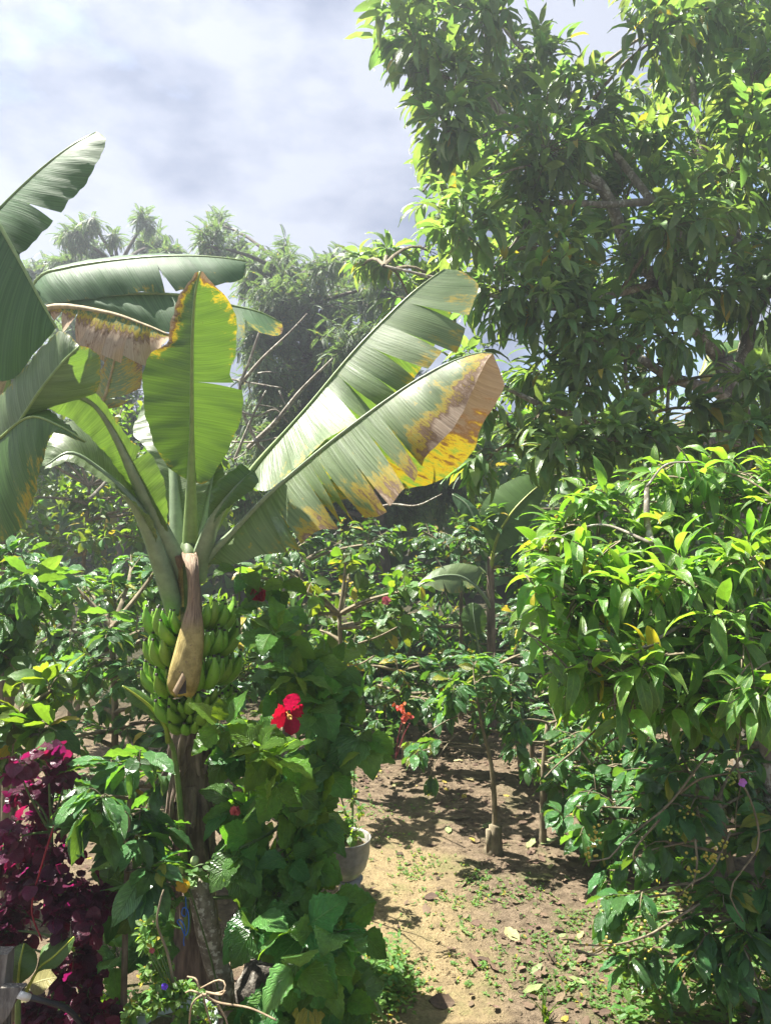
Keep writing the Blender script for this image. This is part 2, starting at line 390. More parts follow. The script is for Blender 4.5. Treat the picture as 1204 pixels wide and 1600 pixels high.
def spathe_mat():
    b = NB('withered_bract'); uvv, u, v = b.uv(); oc = b.objco()
    mp = b.n.new('ShaderNodeMapping'); mp.inputs['Scale'].default_value = (9, 2.2, 1); b.l.new(uvv, mp.inputs[0])
    st = b.noise(mp.outputs[0], 4.0, 5, .6); bl = b.noise(oc, 28, 5, .65)
    c = b.mix(b.ramp(st, .3, .7), (.13, .080, .050), (.36, .26, .165))
    y = b.mix(b.ramp(bl, .35, .65), (.24, .19, .06), (.42, .33, .12))
    c = b.mix(b.math('MULTIPLY', b.ramp(v, .48, .62), b.ramp(bl, .2, .4, .6, 1)), c, y)
    c = b.mix(b.ramp(b.noise(oc, 60, 3), .62, .72, 0, .7), c, (.16, .09, .07))
    c = b.mix(b.ramp(v, .94, 1.0, 0, .8), c, (.58, .42, .13))
    return b.out(b.principled(c, .62, .3, b.bump(st, .7, .01)))
MT['spathe'] = spathe_mat()

def enamel_mat():
    b = NB('chipped_enamel'); oc = b.objco()
    n1 = b.noise(oc, 7, 5, .7); n2 = b.noise(oc, 30, 4)
    c = b.mix(b.ramp(n2, .3, .7), (.20, .195, .17), (.30, .29, .26))
    c = b.mix(b.ramp(n1, .60, .64), c, (.06, .055, .06))
    c = b.mix(b.ramp(b.noise(oc, 18, 5), .60, .68, 0, .5), c, (.20, .15, .09))
    return b.out(b.principled(c, .35, .5, b.bump(n1, .2, .004)))
MT['enamel'] = enamel_mat()

def ground_mat():
    b = NB('garden_soil')
    tc = b.n.new('ShaderNodeTexCoord').outputs['Object']
    sep = b.n.new('ShaderNodeSeparateXYZ'); b.l.new(tc, sep.inputs[0])
    x, y = sep.outputs[0], sep.outputs[1]
    n1 = b.noise(tc, 2.2, 6, .6); n2 = b.noise(tc, 14, 6, .65); n3 = b.noise(tc, 75, 5, .7); n4 = b.noise(tc, .7, 3)
    c = b.mix(b.ramp(n2, .3, .7), (.110, .082, .054), (.230, .175, .118))
    # the trodden, sandy line of the path
    cx = b.math('MULTIPLY_ADD', y, -.055, .36)
    dist = b.math('ABSOLUTE', b.math('SUBTRACT', x, b.math('ADD', cx, b.math('MULTIPLY', b.math('SUBTRACT', n1, .5), .9))))
    trod = b.math('MULTIPLY', b.ramp(dist, .62, .12), b.ramp(y, 6.4, 5.2))
    c = b.mix(b.math('MULTIPLY', trod, b.ramp(n2, .25, .6, .4, 1.0)), c, b.mix(b.ramp(n3, .3, .7), (.25, .19, .10), (.36, .28, .15)))
    moss = b.math('MULTIPLY', b.ramp(n1, .50, .66), b.ramp(n3, .35, .55, .2, .7))
    c = b.mix(b.math('MULTIPLY', moss, b.ramp(y, 7.2, 5.5, .1, 1)), c, (.12, .15, .05))
    c = b.mix(b.ramp(n3, .62, .72, 0, .6), c, (.04, .028, .018))
    c = b.mix(b.ramp(n3, .34, .28, 0, .5), c, (.24, .19, .12))
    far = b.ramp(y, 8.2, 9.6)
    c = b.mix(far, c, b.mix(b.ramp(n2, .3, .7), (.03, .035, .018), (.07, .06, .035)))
    h = b.math('ADD', b.math('MULTIPLY', n2, 1.2), b.math('MULTIPLY', n3, .8))
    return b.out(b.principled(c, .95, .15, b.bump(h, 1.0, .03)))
MT['ground'] = ground_mat()

# ------------------------------------------------------------------ the setting: one sheet of ground to the horizon
def gz(x, y):
    h = .42 * max(0, min(1, (y - 7.9) / 3.0)) ** 1.3 + .9 * max(0, min(1, (y - 16) / 20))
    h += .030 * mnoise.noise(Vector((x * 1.1, y * 1.1, .3))) 
    if y < 13 and abs(x) < 8:
        h += .012 * mnoise.noise(Vector((x * 5.5, y * 5.5, 2.3))) + .006 * mnoise.noise(Vector((x * 15, y * 15, 5.1)))
    return h

def axis(lo, hi, step, ext, k=14):
    a = list(np.arange(lo, hi + 1e-6, step))
    g = [step * 2.0 * (1.55 ** i) for i in range(k)]
    up = hi + np.cumsum(g); dn = lo - np.cumsum(g)
    return [max(x, -ext) for x in dn[::-1]] + a + [min(x, ext) for x in up]
xs = axis(-2.2, 4.2, .045, 300, 16); ys = axis(3.2, 9.6, .045, 300, 16)
gp = np.array([[(x, y, gz(x, y)) for x in xs] for y in ys])
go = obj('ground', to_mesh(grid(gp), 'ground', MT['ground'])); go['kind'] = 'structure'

# ------------------------------------------------------------------ leaf prototypes
def leaf_geo(prof, n=7, cols=3, fold=.25, curl=.7, wave=.0, serr=0.0, pet=.08, wl=3.0, side=0.0, ph=0.0):
    """a leaf of length 1 along +Y, base at the origin, upper face +Z. prof(t) = half width"""
    us = np.linspace(-1, 1, cols); rows = []; uvs = []
    y = z = 0.0; tt = np.concatenate([[0, pet], pet + (1 - pet) * (np.arange(1, n + 1) / n)]) if pet > 0 else np.linspace(0, 1, n + 1)
    prev = 0
    for k, t in enumerate(tt):
        ds = t - prev; prev = t
        a = curl * (t ** 1.3) - curl * .25
        y += ds * math.cos(a); z -= ds * math.sin(a)
        s = max(0.0, (t - pet) / (1 - pet))
        w = max(prof(s), .011 if t <= pet + 1e-6 else .004)
        if serr and 0 < s < 1: w *= 1 + serr * (1 if k % 2 else -1)
        row = []; uvr = []
        for u in us:
            x = u * w * math.cos(fold); dz = abs(u) * w * math.sin(fold) + wave * math.sin(wl * math.pi * 2 * s + (1.3 if u > 0 else 0) + ph) * abs(u) ** 1.5 * (1 if s > .05 else 0)
            row.append((x + side * t * t, y + dz * math.sin(a), z + dz * math.cos(a))); uvr.append((.5 + .5 * u, s))
        rows.append(row); uvs.append(uvr)
    return grid(np.array(rows), np.array(uvs))

p_long = lambda s: .178 * math.sin(math.pi * min(1, s ** .85)) ** .75 * (1 - .35 * s) * (1 if s < .82 else max(.06, (1 - s) / .18) ** .8)
p_spray = lambda s: .150 * math.sin(math.pi * min(1, s ** .85)) ** .75 * (1 - .35 * s) * (1 if s < .82 else max(.06, (1 - s) / .18) ** .8)
p_mango = lambda s: .125 * math.sin(math.pi * s ** .9) ** .7 * (1 - .15 * s)
p_coffee = lambda s: .195 * math.sin(math.pi * s ** .92) ** .85 * (1 if s < .85 else max(.1, (1 - s) / .15) ** .7)
p_hib = lambda s: .36 * (math.sin(math.pi * s ** .62) ** .8) * (1 - .25 * s)
p_round = lambda s: .42 * math.sin(math.pi * s ** .75) ** .6
p_oval = lambda s: .27 * math.sin(math.pi * s ** .85) ** .8
p_small = lambda s: .24 * math.sin(math.pi * s ** .9) ** .9

def protos(prof, k, mat, name, serr=0.0, n=7, cols=3, curl=(.3, 1.3), fold=(.1, .45), wave=(0, .03), pet=.08, wl=(2, 4), side=.06):
    out = []
    for i in range(k):
        g = leaf_geo(prof, n, cols, R.uniform(*fold), R.uniform(*curl), R.uniform(*wave), serr, pet, R.uniform(*wl), R.uniform(-side, side), R.uniform(0, 6))
        ms = mat if isinstance(mat, list) else [mat]
        out.append((g, [to_mesh(g, name, m) for m in ms]))
    return out

PR = {}
PR['spray'] = protos(p_spray, 7, MT['spray'], 'long_leaf', n=7, curl=(.7, 2.0), fold=(.15, .45), side=.09)
PR['tree'] = protos(p_long, 5, MT['tree'], 'tree_leaf', n=5, curl=(.4, 1.4), fold=(.15, .5), side=.08)
PR['mango'] = protos(p_mango, 4, MT['tree'], 'narrow_leaf', n=4, curl=(.4, 1.3), fold=(.15, .4))
PR['hib'] = protos(p_hib, 6, [MT['hib'], MT['hibnew']], 'hibiscus_leaf', serr=.075, n=13, curl=(.1, .9), fold=(.08, .35), wave=(.01, .03), pet=.16)
PR['coffee'] = protos(p_coffee, 6, MT['coffee'], 'coffee_leaf', n=9, curl=(.3, 1.1), fold=(.1, .4), wave=(.02, .04), wl=(3, 5))
PR['coffeebg'] = protos(p_coffee, 5, MT['coffeebg'], 'coffee_leaf', n=5, curl=(.3, 1.1), fold=(.1, .4), wave=(.01, .03))
PR['bush'] = protos(p_oval, 5, MT['bush'], 'bush_leaf', n=5, curl=(.2, 1.0), fold=(.1, .4), wave=(0, .03))
PR['broad'] = protos(p_oval, 5, MT['bush'], 'broad_leaf', n=8, curl=(.2, .9), fold=(.05, .3), wave=(.01, .04))
PR['maroon'] = protos(p_round, 5, MT['maroon'], 'maroon_leaf', n=6, curl=(.2, 1.0), fold=(.05, .4), wave=(.03, .08), pet=.14)
PR['herb'] = protos(p_small, 4, MT['herb'], 'herb_leaf', n=4, curl=(.1, .8), fold=(.1, .4))
PR['litter'] = protos(p_oval, 5, MT['litter'], 'litter_leaf', n=5, curl=(-.9, .9), fold=(-.3, .6), wave=(.02, .08))
PR['fallyellow'] = protos(p_coffee, 3, MT['fallyellow'], 'fallen_leaf', n=7, curl=(-.5, .6), fold=(.0, .4), wave=(.02, .05))
PR['fallgreen'] = protos(p_coffee, 3, MT['fallgreen'], 'fallen_leaf', n=7, curl=(-.5, .6), fold=(.0, .4), wave=(.02, .05))

def frond_geo(n=16):
    gs = []
    lf = leaf_geo(lambda s: .15 * math.sin(math.pi * s) ** .7, 2, 3, .1, .3, pet=0)
    for i in range(n):
        t = .12 + .88 * i / (n - 1); yy = t * math.cos(.5 * t); zz = -.33 * t * t
        for sd in (-1, 1):
            L = .21 * (1 - .6 * abs(t - .45))
            M = Matrix.Translation((0, yy, zz)) @ Matrix.Rotation(sd * -rad(66 - 18 * t), 4, 'Z') @ Matrix.Rotation(rad(-14), 4, 'X') @ Matrix.Diagonal((L, L, L, 1))
            gs.append(xf(lf, M))
    return merge(gs)
FROND = frond_geo()

# ------------------------------------------------------------------ twigs with leaves
Z = Vector((0, 0, 1))
def leaf_matrix(p, d, up, s, roll=0.0, wide=1.0):
    d = d.normalized(); x = d.cross(up)
    if x.length < 1e-4: x = d.cross(Vector((1, 0, 0)))
    x.normalize(); n = x.cross(d)
    if roll:
        q = Quaternion(d, roll); x = q @ x; n = q @ n
    return Matrix(((x.x * s * wide, d.x * s, n.x * s, p.x), (x.y * s * wide, d.y * s, n.y * s, p.y), (x.z * s * wide, d.z * s, n.z * s, p.z), (0, 0, 0, 1)))

def twig_leaves(path, mode, n, L, tilt, grav, s0, rng, upb=1.0, jit=.35, out=None):
    """path: list of Vectors"""
    m = len(path) - 1; res = []; ph = rng.uniform(0, 6.28)
    for i in range(n):
        k = (i // 2) if mode in ('opp', 'plane') else i
        kk = (n // 2) if mode in ('opp', 'plane') else n
        s = s0 + (1 - s0) * (k + .7) / max(1, kk); s = min(s, 1.0)
        f = s * m; a = min(int(f), m - 1); f -= a
        p = path[a].lerp(path[a + 1], f); ax = (path[a + 1] - path[a]).normalized()
        e1 = ax.cross(Z)
        if e1.length < .05: e1 = Vector((1, 0, 0))
        e1.normalize(); e2 = e1.cross(ax)
        if mode == 'plane': phi = (0 if i % 2 else math.pi) + rng.uniform(-.35, .35)
        elif mode == 'opp': phi = ph + (i % 2) * math.pi + (k % 2) * math.pi / 2 + rng.uniform(-.25, .25)
        else: phi = ph + i * 2.39996 + rng.uniform(-.3, .3)
        rd = e1 * math.cos(phi) + e2 * math.sin(phi)
        tl = tilt * rng.uniform(.75, 1.2) * (1.15 - .55 * s if mode == 'whorl' else 1.0)
        d = ax * math.cos(tl) + rd * math.sin(tl)
        d.z -= grav * rng.uniform(.5, 1.4); d.normalize()
        up = Z * upb + rd * .25 + (out * .5 if out is not None else Vector()) + Vector((rng.gauss(0, jit), rng.gauss(0, jit), rng.gauss(0, jit)))
        sz = L * rng.uniform(.60, 1.18) * (1.0 if s < .8 else 1.0 - 1.6 * (s - .8) * rng.random())
        res.append((leaf_matrix(p, d, up, sz, rng.gauss(0, .2), rng.uniform(.85, 1.15)), sz, s))
    return res

def curve_pts(a, b, sag, n=5, side=None):
    """simple arc from a to b; sag lifts (+) or drops (-) its middle"""
    out = []
    for i in range(n + 1):
        t = i / n; p = a.lerp(b, t); p = p + Z * (sag * 4 * t * (1 - t))
        if side is not None: p = p + side * (4 * t * (1 - t))
        out.append(p)
    return out

def blob_tips(blobs, dens, rng, shell=.45, dz=1.0):
    """blobs: (px, py, r_px, depth[, r_depth_m]) -> list of (centre, tip, blob radius)"""
    out = []
    for bl in blobs:
        px, py, r, d = bl[:4]; c = P(px, py, d); rr = r * d / F; rz = bl[4] if len(bl) > 4 else rr * dz
        k = max(2, int(dens * r * r / 1000.0 + rng.random()))
        for _ in range(k):
            while True:
                v = Vector((rng.uniform(-1, 1), rng.uniform(-1, 1), rng.uniform(-1, 1)))
                if shell < v.length <= 1: break
            out.append((c, c + Vector((v.x * rr, v.y * rz, v.z * rr)), rr))
    return out

def in_frame(p, m=40):
    if p.y < .3: return False
    x, y = pix(p); return -m < x < 1204 + m and -m < y < 1600 + m

def finish_leaves(root, items, key, limit=300, young=None, name='leaf'):
    """items: (matrix, size, s). The leaves that show largest become parts, the rest one part of kind stuff"""
    pr = PR[key]
    sc = []
    for k, (M, sz, s) in enumerate(items):
        p = M.translation
        v = (sz / max(.3, p.y)) * (1.0 if in_frame(p) else .01) * (1.0 / max(.3, p.y)) ** 1.5
        sc.append((v, k))
    sc.sort(reverse=True)
    keep = set(k for v, k in sc[:limit])
    rest = {}
    for k, (M, sz, s) in enumerate(items):
        vi = k % len(pr); g, mes = pr[vi]
        mi = 1 if (young and len(mes) > 1 and young(M, s)) else 0
        if k in keep: obj(name, mes[mi], root, M)
        else: rest.setdefault((vi, mi), []).append(M)
    by_mat = {}
    for (vi, mi), Ms in rest.items(): by_mat.setdefault(mi, []).append(inst(pr[vi][0], Ms))
    for mi, gs in by_mat.items():
        obj('foliage', to_mesh(merge(gs), 'foliage', pr[0][1][mi].materials[0]), root, None, kind='stuff')

def stems_part(root, gs, mat, name='branches'):
    if gs: obj(name, to_mesh(merge(gs), name, mat), root)

def plant(name, label, cat, group, base, trunk, blobs, key, L, mode='alt', dens=3.0, nl=7, tilt=1.0, grav=.35, twig=.5, s0=.15,
          limb_r=.02, twig_r=.004, mat='twig', trunkmat=None, limit=300, seed=1, shell=.4, dz=1.0, trunk_r=(.05, .03), sag=.05, young=None,
          upb=1.0, out=None, limbs=True, dir_bias=None, trunk_name='trunk', jit=.35, sides=5, tsag=.03):
    rng = random.Random(seed)
    root = thing(name, label, cat, base, group)
    sk = []                                               # skeleton points the limbs grow from
    tr = catmull(trunk, max(8, len(trunk) * 5))
    obj(trunk_name, to_mesh(tube(tr, trunk_r, 9), trunk_name, MT[trunkmat or mat]), root)
    sk = [Vector(p) for p in tr[len(tr) // 3:]]
    lg = []
    cen = {}
    for bl in blobs:
        c = P(bl[0], bl[1], bl[3]); 
        cand = sorted(sk, key=lambda q: (q - c).length + max(0, q.z - c.z) * 1.5)[0]
        pth = curve_pts(cand, c, sag * rng.uniform(.3, 1.3) * (c - cand).length, 6, Vector((rng.gauss(0, .04), rng.gauss(0, .04), 0)) * (c - cand).length)
        if limbs: lg.append(tube(pth, (limb_r, limb_r * .45), sides, False))
        cen[(round(c.x, 4), round(c.y, 4), round(c.z, 4))] = pth
    items = []
    for c, tip, rr in blob_tips(blobs, dens, rng, shell, dz):
        pth = cen[(round(c.x, 4), round(c.y, 4), round(c.z, 4))]
        st = pth[rng.randint(3, 6)].lerp(c, .4)
        v = tip - st
        if v.length > twig: st = tip - v.normalized() * twig
        if dir_bias is not None: st = st - dir_bias * (tip - st).length * .6
        tw = curve_pts(st, tip, tsag * rng.uniform(-.3, 1.6), 4)
        lg.append(tube(tw, (twig_r, twig_r * .5), 3, False))
        items += twig_leaves(tw, mode, nl + rng.randint(-1, 1), L, tilt, grav, s0, rng, upb, jit, out)
    stems_part(root, lg, MT[mat])
    finish_leaves(root, items, key, limit, young)
    return root, items
# ------------------------------------------------------------------ banana leaves
def PP(pts): return [P(*p) for p in pts]

def banana_leaf(root, M, Lc, Rc, mat='banana', rib='midrib', ribr=(.020, .004), b0=0.0, tearL=(), tearR=(), bulge=.06, dry=None, seed=0,
                nt=56, nu=7, twist=.05, label=None, ripple=.004, name='leaf', ribside=-1):
    """M midrib incl. petiole (blade starts at fraction b0), Lc / Rc the blade edges: lists of (px, py, depth).
    tear = (t, u0, gap): a split of the blade at t, open from u0 to the edge by gap"""
    rng = random.Random(seed)
    mid = catmull(PP(M), 121); nb = int(b0 * 120); bl = mid[nb:]
    bl = np.stack([np.interp(np.linspace(0, 1, nt * 4 + 1), np.linspace(0, 1, len(bl)), bl[:, k]) for k in range(3)], 1)
    gs = []
    for sd, Ec, tears in ((-1, Lc, tearL), (1, Rc, tearR)):
        if Ec is None: continue
        ed = catmull(PP(Ec), nt * 4 + 1)
        cuts = [(0.0, 1.0, 0.0)] + sorted(tears) + [(1.0, 1.0, 0.0)]
        us = np.linspace(0, 1, nu + 1)
        def at(arr, t):
            f = max(0, min(1, t)) * (len(arr) - 1); a = min(int(f), len(arr) - 2); return arr[a] + (arr[a + 1] - arr[a]) * (f - a)
        for k in range(len(cuts) - 1):
            ta, ua, ga = cuts[k]; tb, ub, gb = cuts[k + 1]
            if tb - ta < .004: continue
            m = max(3, int((tb - ta) * nt)); tw = rng.uniform(-1, 1) * twist if tears else 0; cl = rng.uniform(-.4, 1) * twist if tears else 0
            pts = np.zeros((m + 1, nu + 1, 3)); uv = np.zeros((m + 1, nu + 1, 2)); dr = np.zeros((m + 1, nu + 1))
            for i in range(m + 1):
                q = i / m
                for j, u in enumerate(us):
                    t = ta + (tb - ta) * q
                    sh = 0.0
                    if u > ua: sh += ga * ((u - ua) / (1 - ua + 1e-6)) * (1 - q)
                    if u > ub: sh -= gb * ((u - ub) / (1 - ub + 1e-6)) * q
                    a = at(bl, t); e = at(ed, t + sh); 
                    e = e + (at(ed, t + sh) - at(ed, t)) * 0
                    p = a + (e - a) * u
                    tg = at(bl, min(1, t + .02)) - at(bl, max(0, t - .02)); sv = e - a; wd = np.linalg.norm(sv)
                    n = np.cross(tg, sv) * sd; nl_ = np.linalg.norm(n)
                    n = n / nl_ if nl_ > 1e-9 else np.array([0, -1.0, 0])
                    if n[1] > 0: n = -n
                    p = p + n * (bulge * wd * math.sin(math.pi * min(1, u * .98)) + ripple * math.sin(t * 47 + 3 * u + seed) * u * min(1, wd / .12)
                                 + ripple * .7 * math.sin(t * 113 + seed * 2) * u + (tw * (q - .5) * 2 + cl) * u * u * min(1, wd / .2))
                    pts[i, j] = p; uv[i, j] = (.5 + .5 * u * sd, t); dr[i, j] = dry(t, u, sd) if dry else 0
            gs.append(grid(pts, uv, dr))
    o = obj(name, to_mesh(merge(gs), 'banana_blade', MT[mat]), root, label=label)
    rb = mid.copy(); rb[:, 1] += 0
    obj('midrib', to_mesh(tube(rb[::3], ribr, 8), 'midrib', MT[rib]), under=o)
    return o

def ramp01(x, a, b): return max(0.0, min(1.0, (x - a) / (b - a)))

BD = 3.45                                                # distance of the fruiting banana plant
base = P(297, 880, BD); base.z = gz(base.x, base.y)
bp = thing('banana_plant', 'fruiting banana plant with a hanging bunch of green bananas and broad leaves', 'banana plant', base)
stem_pts = [(base.x + .0, base.y + .05, base.z - .05), P(303, 1320, BD + .06), P(298, 1180, BD + .06), P(296, 1030, BD + .10), P(292, 900, BD + .06), P(292, 860, BD + .05)]
obj('pseudostem', to_mesh(tube(catmull(stem_pts, 24), (.12, .10, .075, .070, .075, .072, .05), 16), 'pseudostem', MT['sheath']), bp)
# dry sheaths flaking off the pseudostem
rng = random.Random(5)
for k in range(30):
    py = 1118 + (k // 5) * 44 + rng.uniform(-16, 16); ph = -1.5 + (k % 5) * .75 + rng.uniform(-.25, .25)
    c = P(299, py, BD + .06); r0 = .074 + rng.uniform(.0, .014); ln = rng.uniform(.12, .26); w = rng.uniform(.28, .5); bend = rng.uniform(.005, .040)
    pts = np.zeros((9, 6, 3)); 
    for i in range(9):
        t = i / 8
        for j in range(6):
            q = (j / 5 - .5); a = ph + q * w * 2 * (1 - .62 * t ** 2) + .12 * math.sin(3 * t + k)
            r = r0 + bend * t * t + .012 * math.cos(q * 7 + k) * (.3 + t) + .006 * math.sin(6 * t + k * 2.1)
            pts[i, j] = (c.x + r * math.sin(a), c.y - r * math.cos(a), c.z - ln * t)
    obj('dry_sheath', to_mesh(grid(pts), 'dry_sheath', MT['sheath']), bp)

def dryA(t, u, s):
    v = .36 * ramp01(t, .60, 1.0) * (u ** .6) + .72 * ramp01(t, .91, .985) * (1 if s > 0 else .45) * min(1, u * 3)
    if s < 0: v += .55 * ramp01(t, .56, .68) * u ** 2.2
    v += .26 * ramp01(t, .16, .0) * u + .20 * u ** 5 + .30 * max(0, mnoise.noise(Vector((t * 9, u * 3 * s, 8.7)))) * u
    return v
banana_leaf(bp, [(297, 905, 3.42), (298, 830, 3.40), (299, 745, 3.36), (300, 660, 3.29), (300, 590, 3.22), (301, 520, 3.15), (305, 460, 3.09), (313, 424, 3.06)],
            [(296, 752, 3.37), (284, 745, 3.38), (256, 722, 3.40), (236, 680, 3.39), (226, 640, 3.37), (223, 595, 3.34), (232, 556, 3.30), (260, 536, 3.24), (268, 500, 3.20), (274, 476, 3.17), (288, 450, 3.12), (306, 426, 3.07)],
            [(302, 752, 3.37), (318, 755, 3.38), (334, 736, 3.40), (360, 688, 3.41), (377, 645, 3.38), (378, 612, 3.36), (362, 588, 3.32), (370, 545, 3.28), (369, 498, 3.23), (356, 468, 3.18), (335, 446, 3.12), (316, 424, 3.07)],
            'bananayoung', 'midrib', (.040, .034, .020, .010, .008, .006, .004), .335, tearR=[(.49, .12, .018)], bulge=-.05, dry=dryA, seed=1, ripple=.005, twist=.03)

def dryB(t, u, s):
    return .10 + .22 * u ** 3 + .22 * max(0, mnoise.noise(Vector((t * 11, u * 3, 5.2)))) * u + .25 * ramp01(t, .93, 1.0) * u ** 2
banana_leaf(bp, [(303, 900, 3.50), (330, 830, 3.55), (395, 733, 3.62), (480, 636, 3.68), (560, 541, 3.74), (640, 461, 3.80), (694, 420, 3.86)],
            [(396, 735, 3.64), (402, 768, 3.80), (480, 735, 3.88), (556, 680, 3.92), (618, 632, 3.95), (660, 570, 3.96), (690, 520, 3.96), (708, 470, 3.95), (704, 424, 3.9)],
            [(397, 736, 3.61), (402, 768, 3.55), (440, 772, 3.50), (520, 720, 3.50), (575, 690, 3.52), (625, 640, 3.56), (664, 588, 3.60), (712, 545, 3.64), (728, 508, 3.70), (738, 480, 3.76), (746, 446, 3.82), (720, 424, 3.86)],
            'banana', 'midrib', (.038, .022, .009, .007, .005, .003), .27,
            tearR=[(.40, .30, .014), (.455, .18, .016), (.52, .18, .019), (.595, .15, .022), (.69, .10, .022), (.80, .32, .016)], bulge=.05, dry=dryB, seed=2, twist=.11)

def dryC(t, u, s):
    if s < 0:
        v = .34 + .62 * ramp01(t, .60, .90) * (1.1 - .8 * ramp01(u, .70, 1.0) * ramp01(t, .95, .7)) + .08 * u
        return v
    v = .10 + .26 * ramp01(t, .10, .5) * u ** 2.2 + .38 * max(0, mnoise.noise(Vector((t * 13, u * 2.6, 3.7)))) + .16 * mnoise.noise(Vector((t * 40, u * 5, 1.7))) + .22 * ramp01(t, .5, .8) * u + .40 * ramp01(t, .88, 1.0)
    v += .42 * math.exp(-((t - .37) / .07) ** 2) * ramp01(u, .55, 1) + .36 * math.exp(-((t - .52) / .05) ** 2) * ramp01(u, .3, 1)
    v += .36 * math.exp(-((t - .76) / .08) ** 2) * ramp01(u, .5, .9)
    return v
banana_leaf(bp, [(306, 905, 3.42), (320, 880, 3.38), (370, 826, 3.32), (430, 764, 3.27), (520, 688, 3.22), (620, 614, 3.18), (690, 572, 3.17), (745, 552, 3.18), (770, 553, 3.20)],
            [(330, 878, 3.40), (400, 850, 3.50), (480, 800, 3.52), (570, 770, 3.50), (640, 755, 3.46), (690, 742, 3.42), (736, 700, 3.38), (750, 660, 3.36), (784, 606, 3.32), (781, 584, 3.28), (771, 555, 3.22)],
            [(324, 881, 3.36), (360, 880, 3.26), (410, 866, 3.18), (455, 862, 3.12), (472, 858, 3.10), (500, 826, 3.08), (545, 824, 3.05), (562, 808, 3.04), (600, 803, 3.005), (632, 778, 3.02), (656, 748, 3.02), (655, 716, 3.02), (694, 676, 3.005), (724, 636, 3.05), (745, 590, 3.08), (760, 564, 3.14), (768, 553, 3.18)],
            'banana', 'petiole', (.034, .014, .009, .007, .005, .003), .045,
            tearR=[(.265, .10, .014), (.295, .2, .008), (.40, .25, .008), (.43, .5, .008), (.455, .18, .009), (.53, .35, .007), (.60, .15, .012), (.655, .30, .009)], tearL=[(.5, .3, .02)],
            bulge=.05, dry=dryC, seed=3, twist=.055, label='large torn leaf with brown scorched patches and a dry curled tip')

banana_leaf(bp, [(306, 905, 3.40), (318, 860, 3.35), (334, 815, 3.31), (352, 785, 3.28), (374, 758, 3.27), (394, 738, 3.28)],
            [(320, 845, 3.34), (326, 806, 3.30), (330, 768, 3.30), (346, 747, 3.33), (364, 736, 3.36), (378, 728, 3.38)],
            [(324, 845, 3.33), (338, 811, 3.27), (364, 788, 3.22), (386, 772, 3.20), (404, 755, 3.20), (399, 737, 3.24)],
            'bananayoung', 'petiole', (.046, .042, .03, .014, .006), .42, bulge=.28, dry=lambda t, u, s: .30 * ramp01(t, .6, 1) * u, seed=4, ripple=.003)
banana_leaf(bp, [(296, 910, 3.52), (281, 855, 3.56), (275, 800, 3.60), (271, 745, 3.66), (264, 690, 3.74), (250, 640, 3.84), (238, 612, 3.9)],
            [(276, 850, 3.58), (262, 800, 3.60), (246, 745, 3.64), (228, 700, 3.70), (208, 678, 3.78), (216, 650, 3.86), (230, 618, 3.9)],
            [(281, 850, 3.58), (302, 800, 3.60), (330, 750, 3.64), (342, 706, 3.70), (320, 668, 3.78), (280, 640, 3.84), (244, 612, 3.9)],
            'banana', 'petiole', (.046, .036, .022, .012, .008), .16, bulge=.04, dry=lambda t, u, s: .05, seed=5)
banana_leaf(bp, [(306, 910, 3.55), (316, 850, 3.60), (322, 800, 3.65), (330, 755, 3.70), (338, 715, 3.75)],
            [(312, 850, 3.60), (306, 800, 3.62), (306, 760, 3.66), (318, 728, 3.70), (334, 714, 3.75)],
            [(320, 850, 3.60), (338, 806, 3.62), (352, 765, 3.66), (350, 735, 3.70), (342, 715, 3.75)],
            'banana', 'petiole', (.04, .026, .012, .006), .3, bulge=.05, dry=lambda t, u, s: .10 + .3 * ramp01(t, .7, 1) * u, seed=6)
# two leaves arching to the left
banana_leaf(bp, [(292, 925, 3.40), (276, 880, 3.36), (254, 834, 3.30), (236, 796, 3.25), (208, 738, 3.18), (178, 676, 3.12), (148, 632, 3.08), (110, 614, 3.06), (66, 618, 3.05)],
            [(262, 838, 3.30), (224, 790, 3.26), (196, 752, 3.22), (172, 716, 3.18), (142, 684, 3.14), (112, 656, 3.12), (80, 640, 3.10), (62, 628, 3.07)],
            [(262, 836, 3.28), (262, 802, 3.22), (260, 778, 3.18), (252, 742, 3.16), (232, 708, 3.14), (204, 690, 3.12), (176, 650, 3.08), (146, 612, 3.04), (100, 606, 3.02), (66, 612, 3.005)],
            'banana', 'petiole', (.050, .046, .036, .020, .012, .006), .20, tearR=[(.45, .2, .02)], bulge=.14, dry=lambda t, u, s: .04 + .16 * u ** 4, seed=7, twist=.03)
banana_leaf(bp, [(276, 955, 3.36), (266, 925, 3.32), (250, 876, 3.28), (232, 828, 3.24), (206, 782, 3.20), (160, 738, 3.15), (112, 708, 3.10), (72, 728, 3.07)],
            [(244, 862, 3.28), (230, 794, 3.30), (204, 730, 3.30), (170, 686, 3.28), (128, 660, 3.24), (92, 668, 3.18), (72, 700, 3.12), (66, 728, 3.08)],
            [(246, 862, 3.26), (242, 822, 3.18), (222, 795, 3.14), (190, 770, 3.11), (150, 744, 3.08), (112, 722, 3.06), (86, 728, 3.05), (70, 734, 3.05)],
            'banana', 'petiole', (.046, .042, .034, .018, .010, .005), .26, tearL=[(.35, .3, .015), (.62, .3, .02)], bulge=.07,
            dry=lambda t, u, s: .03 + (.34 * ramp01(t, .6, .1) * u ** 1.5 if s > 0 else 0), seed=8, twist=.02)

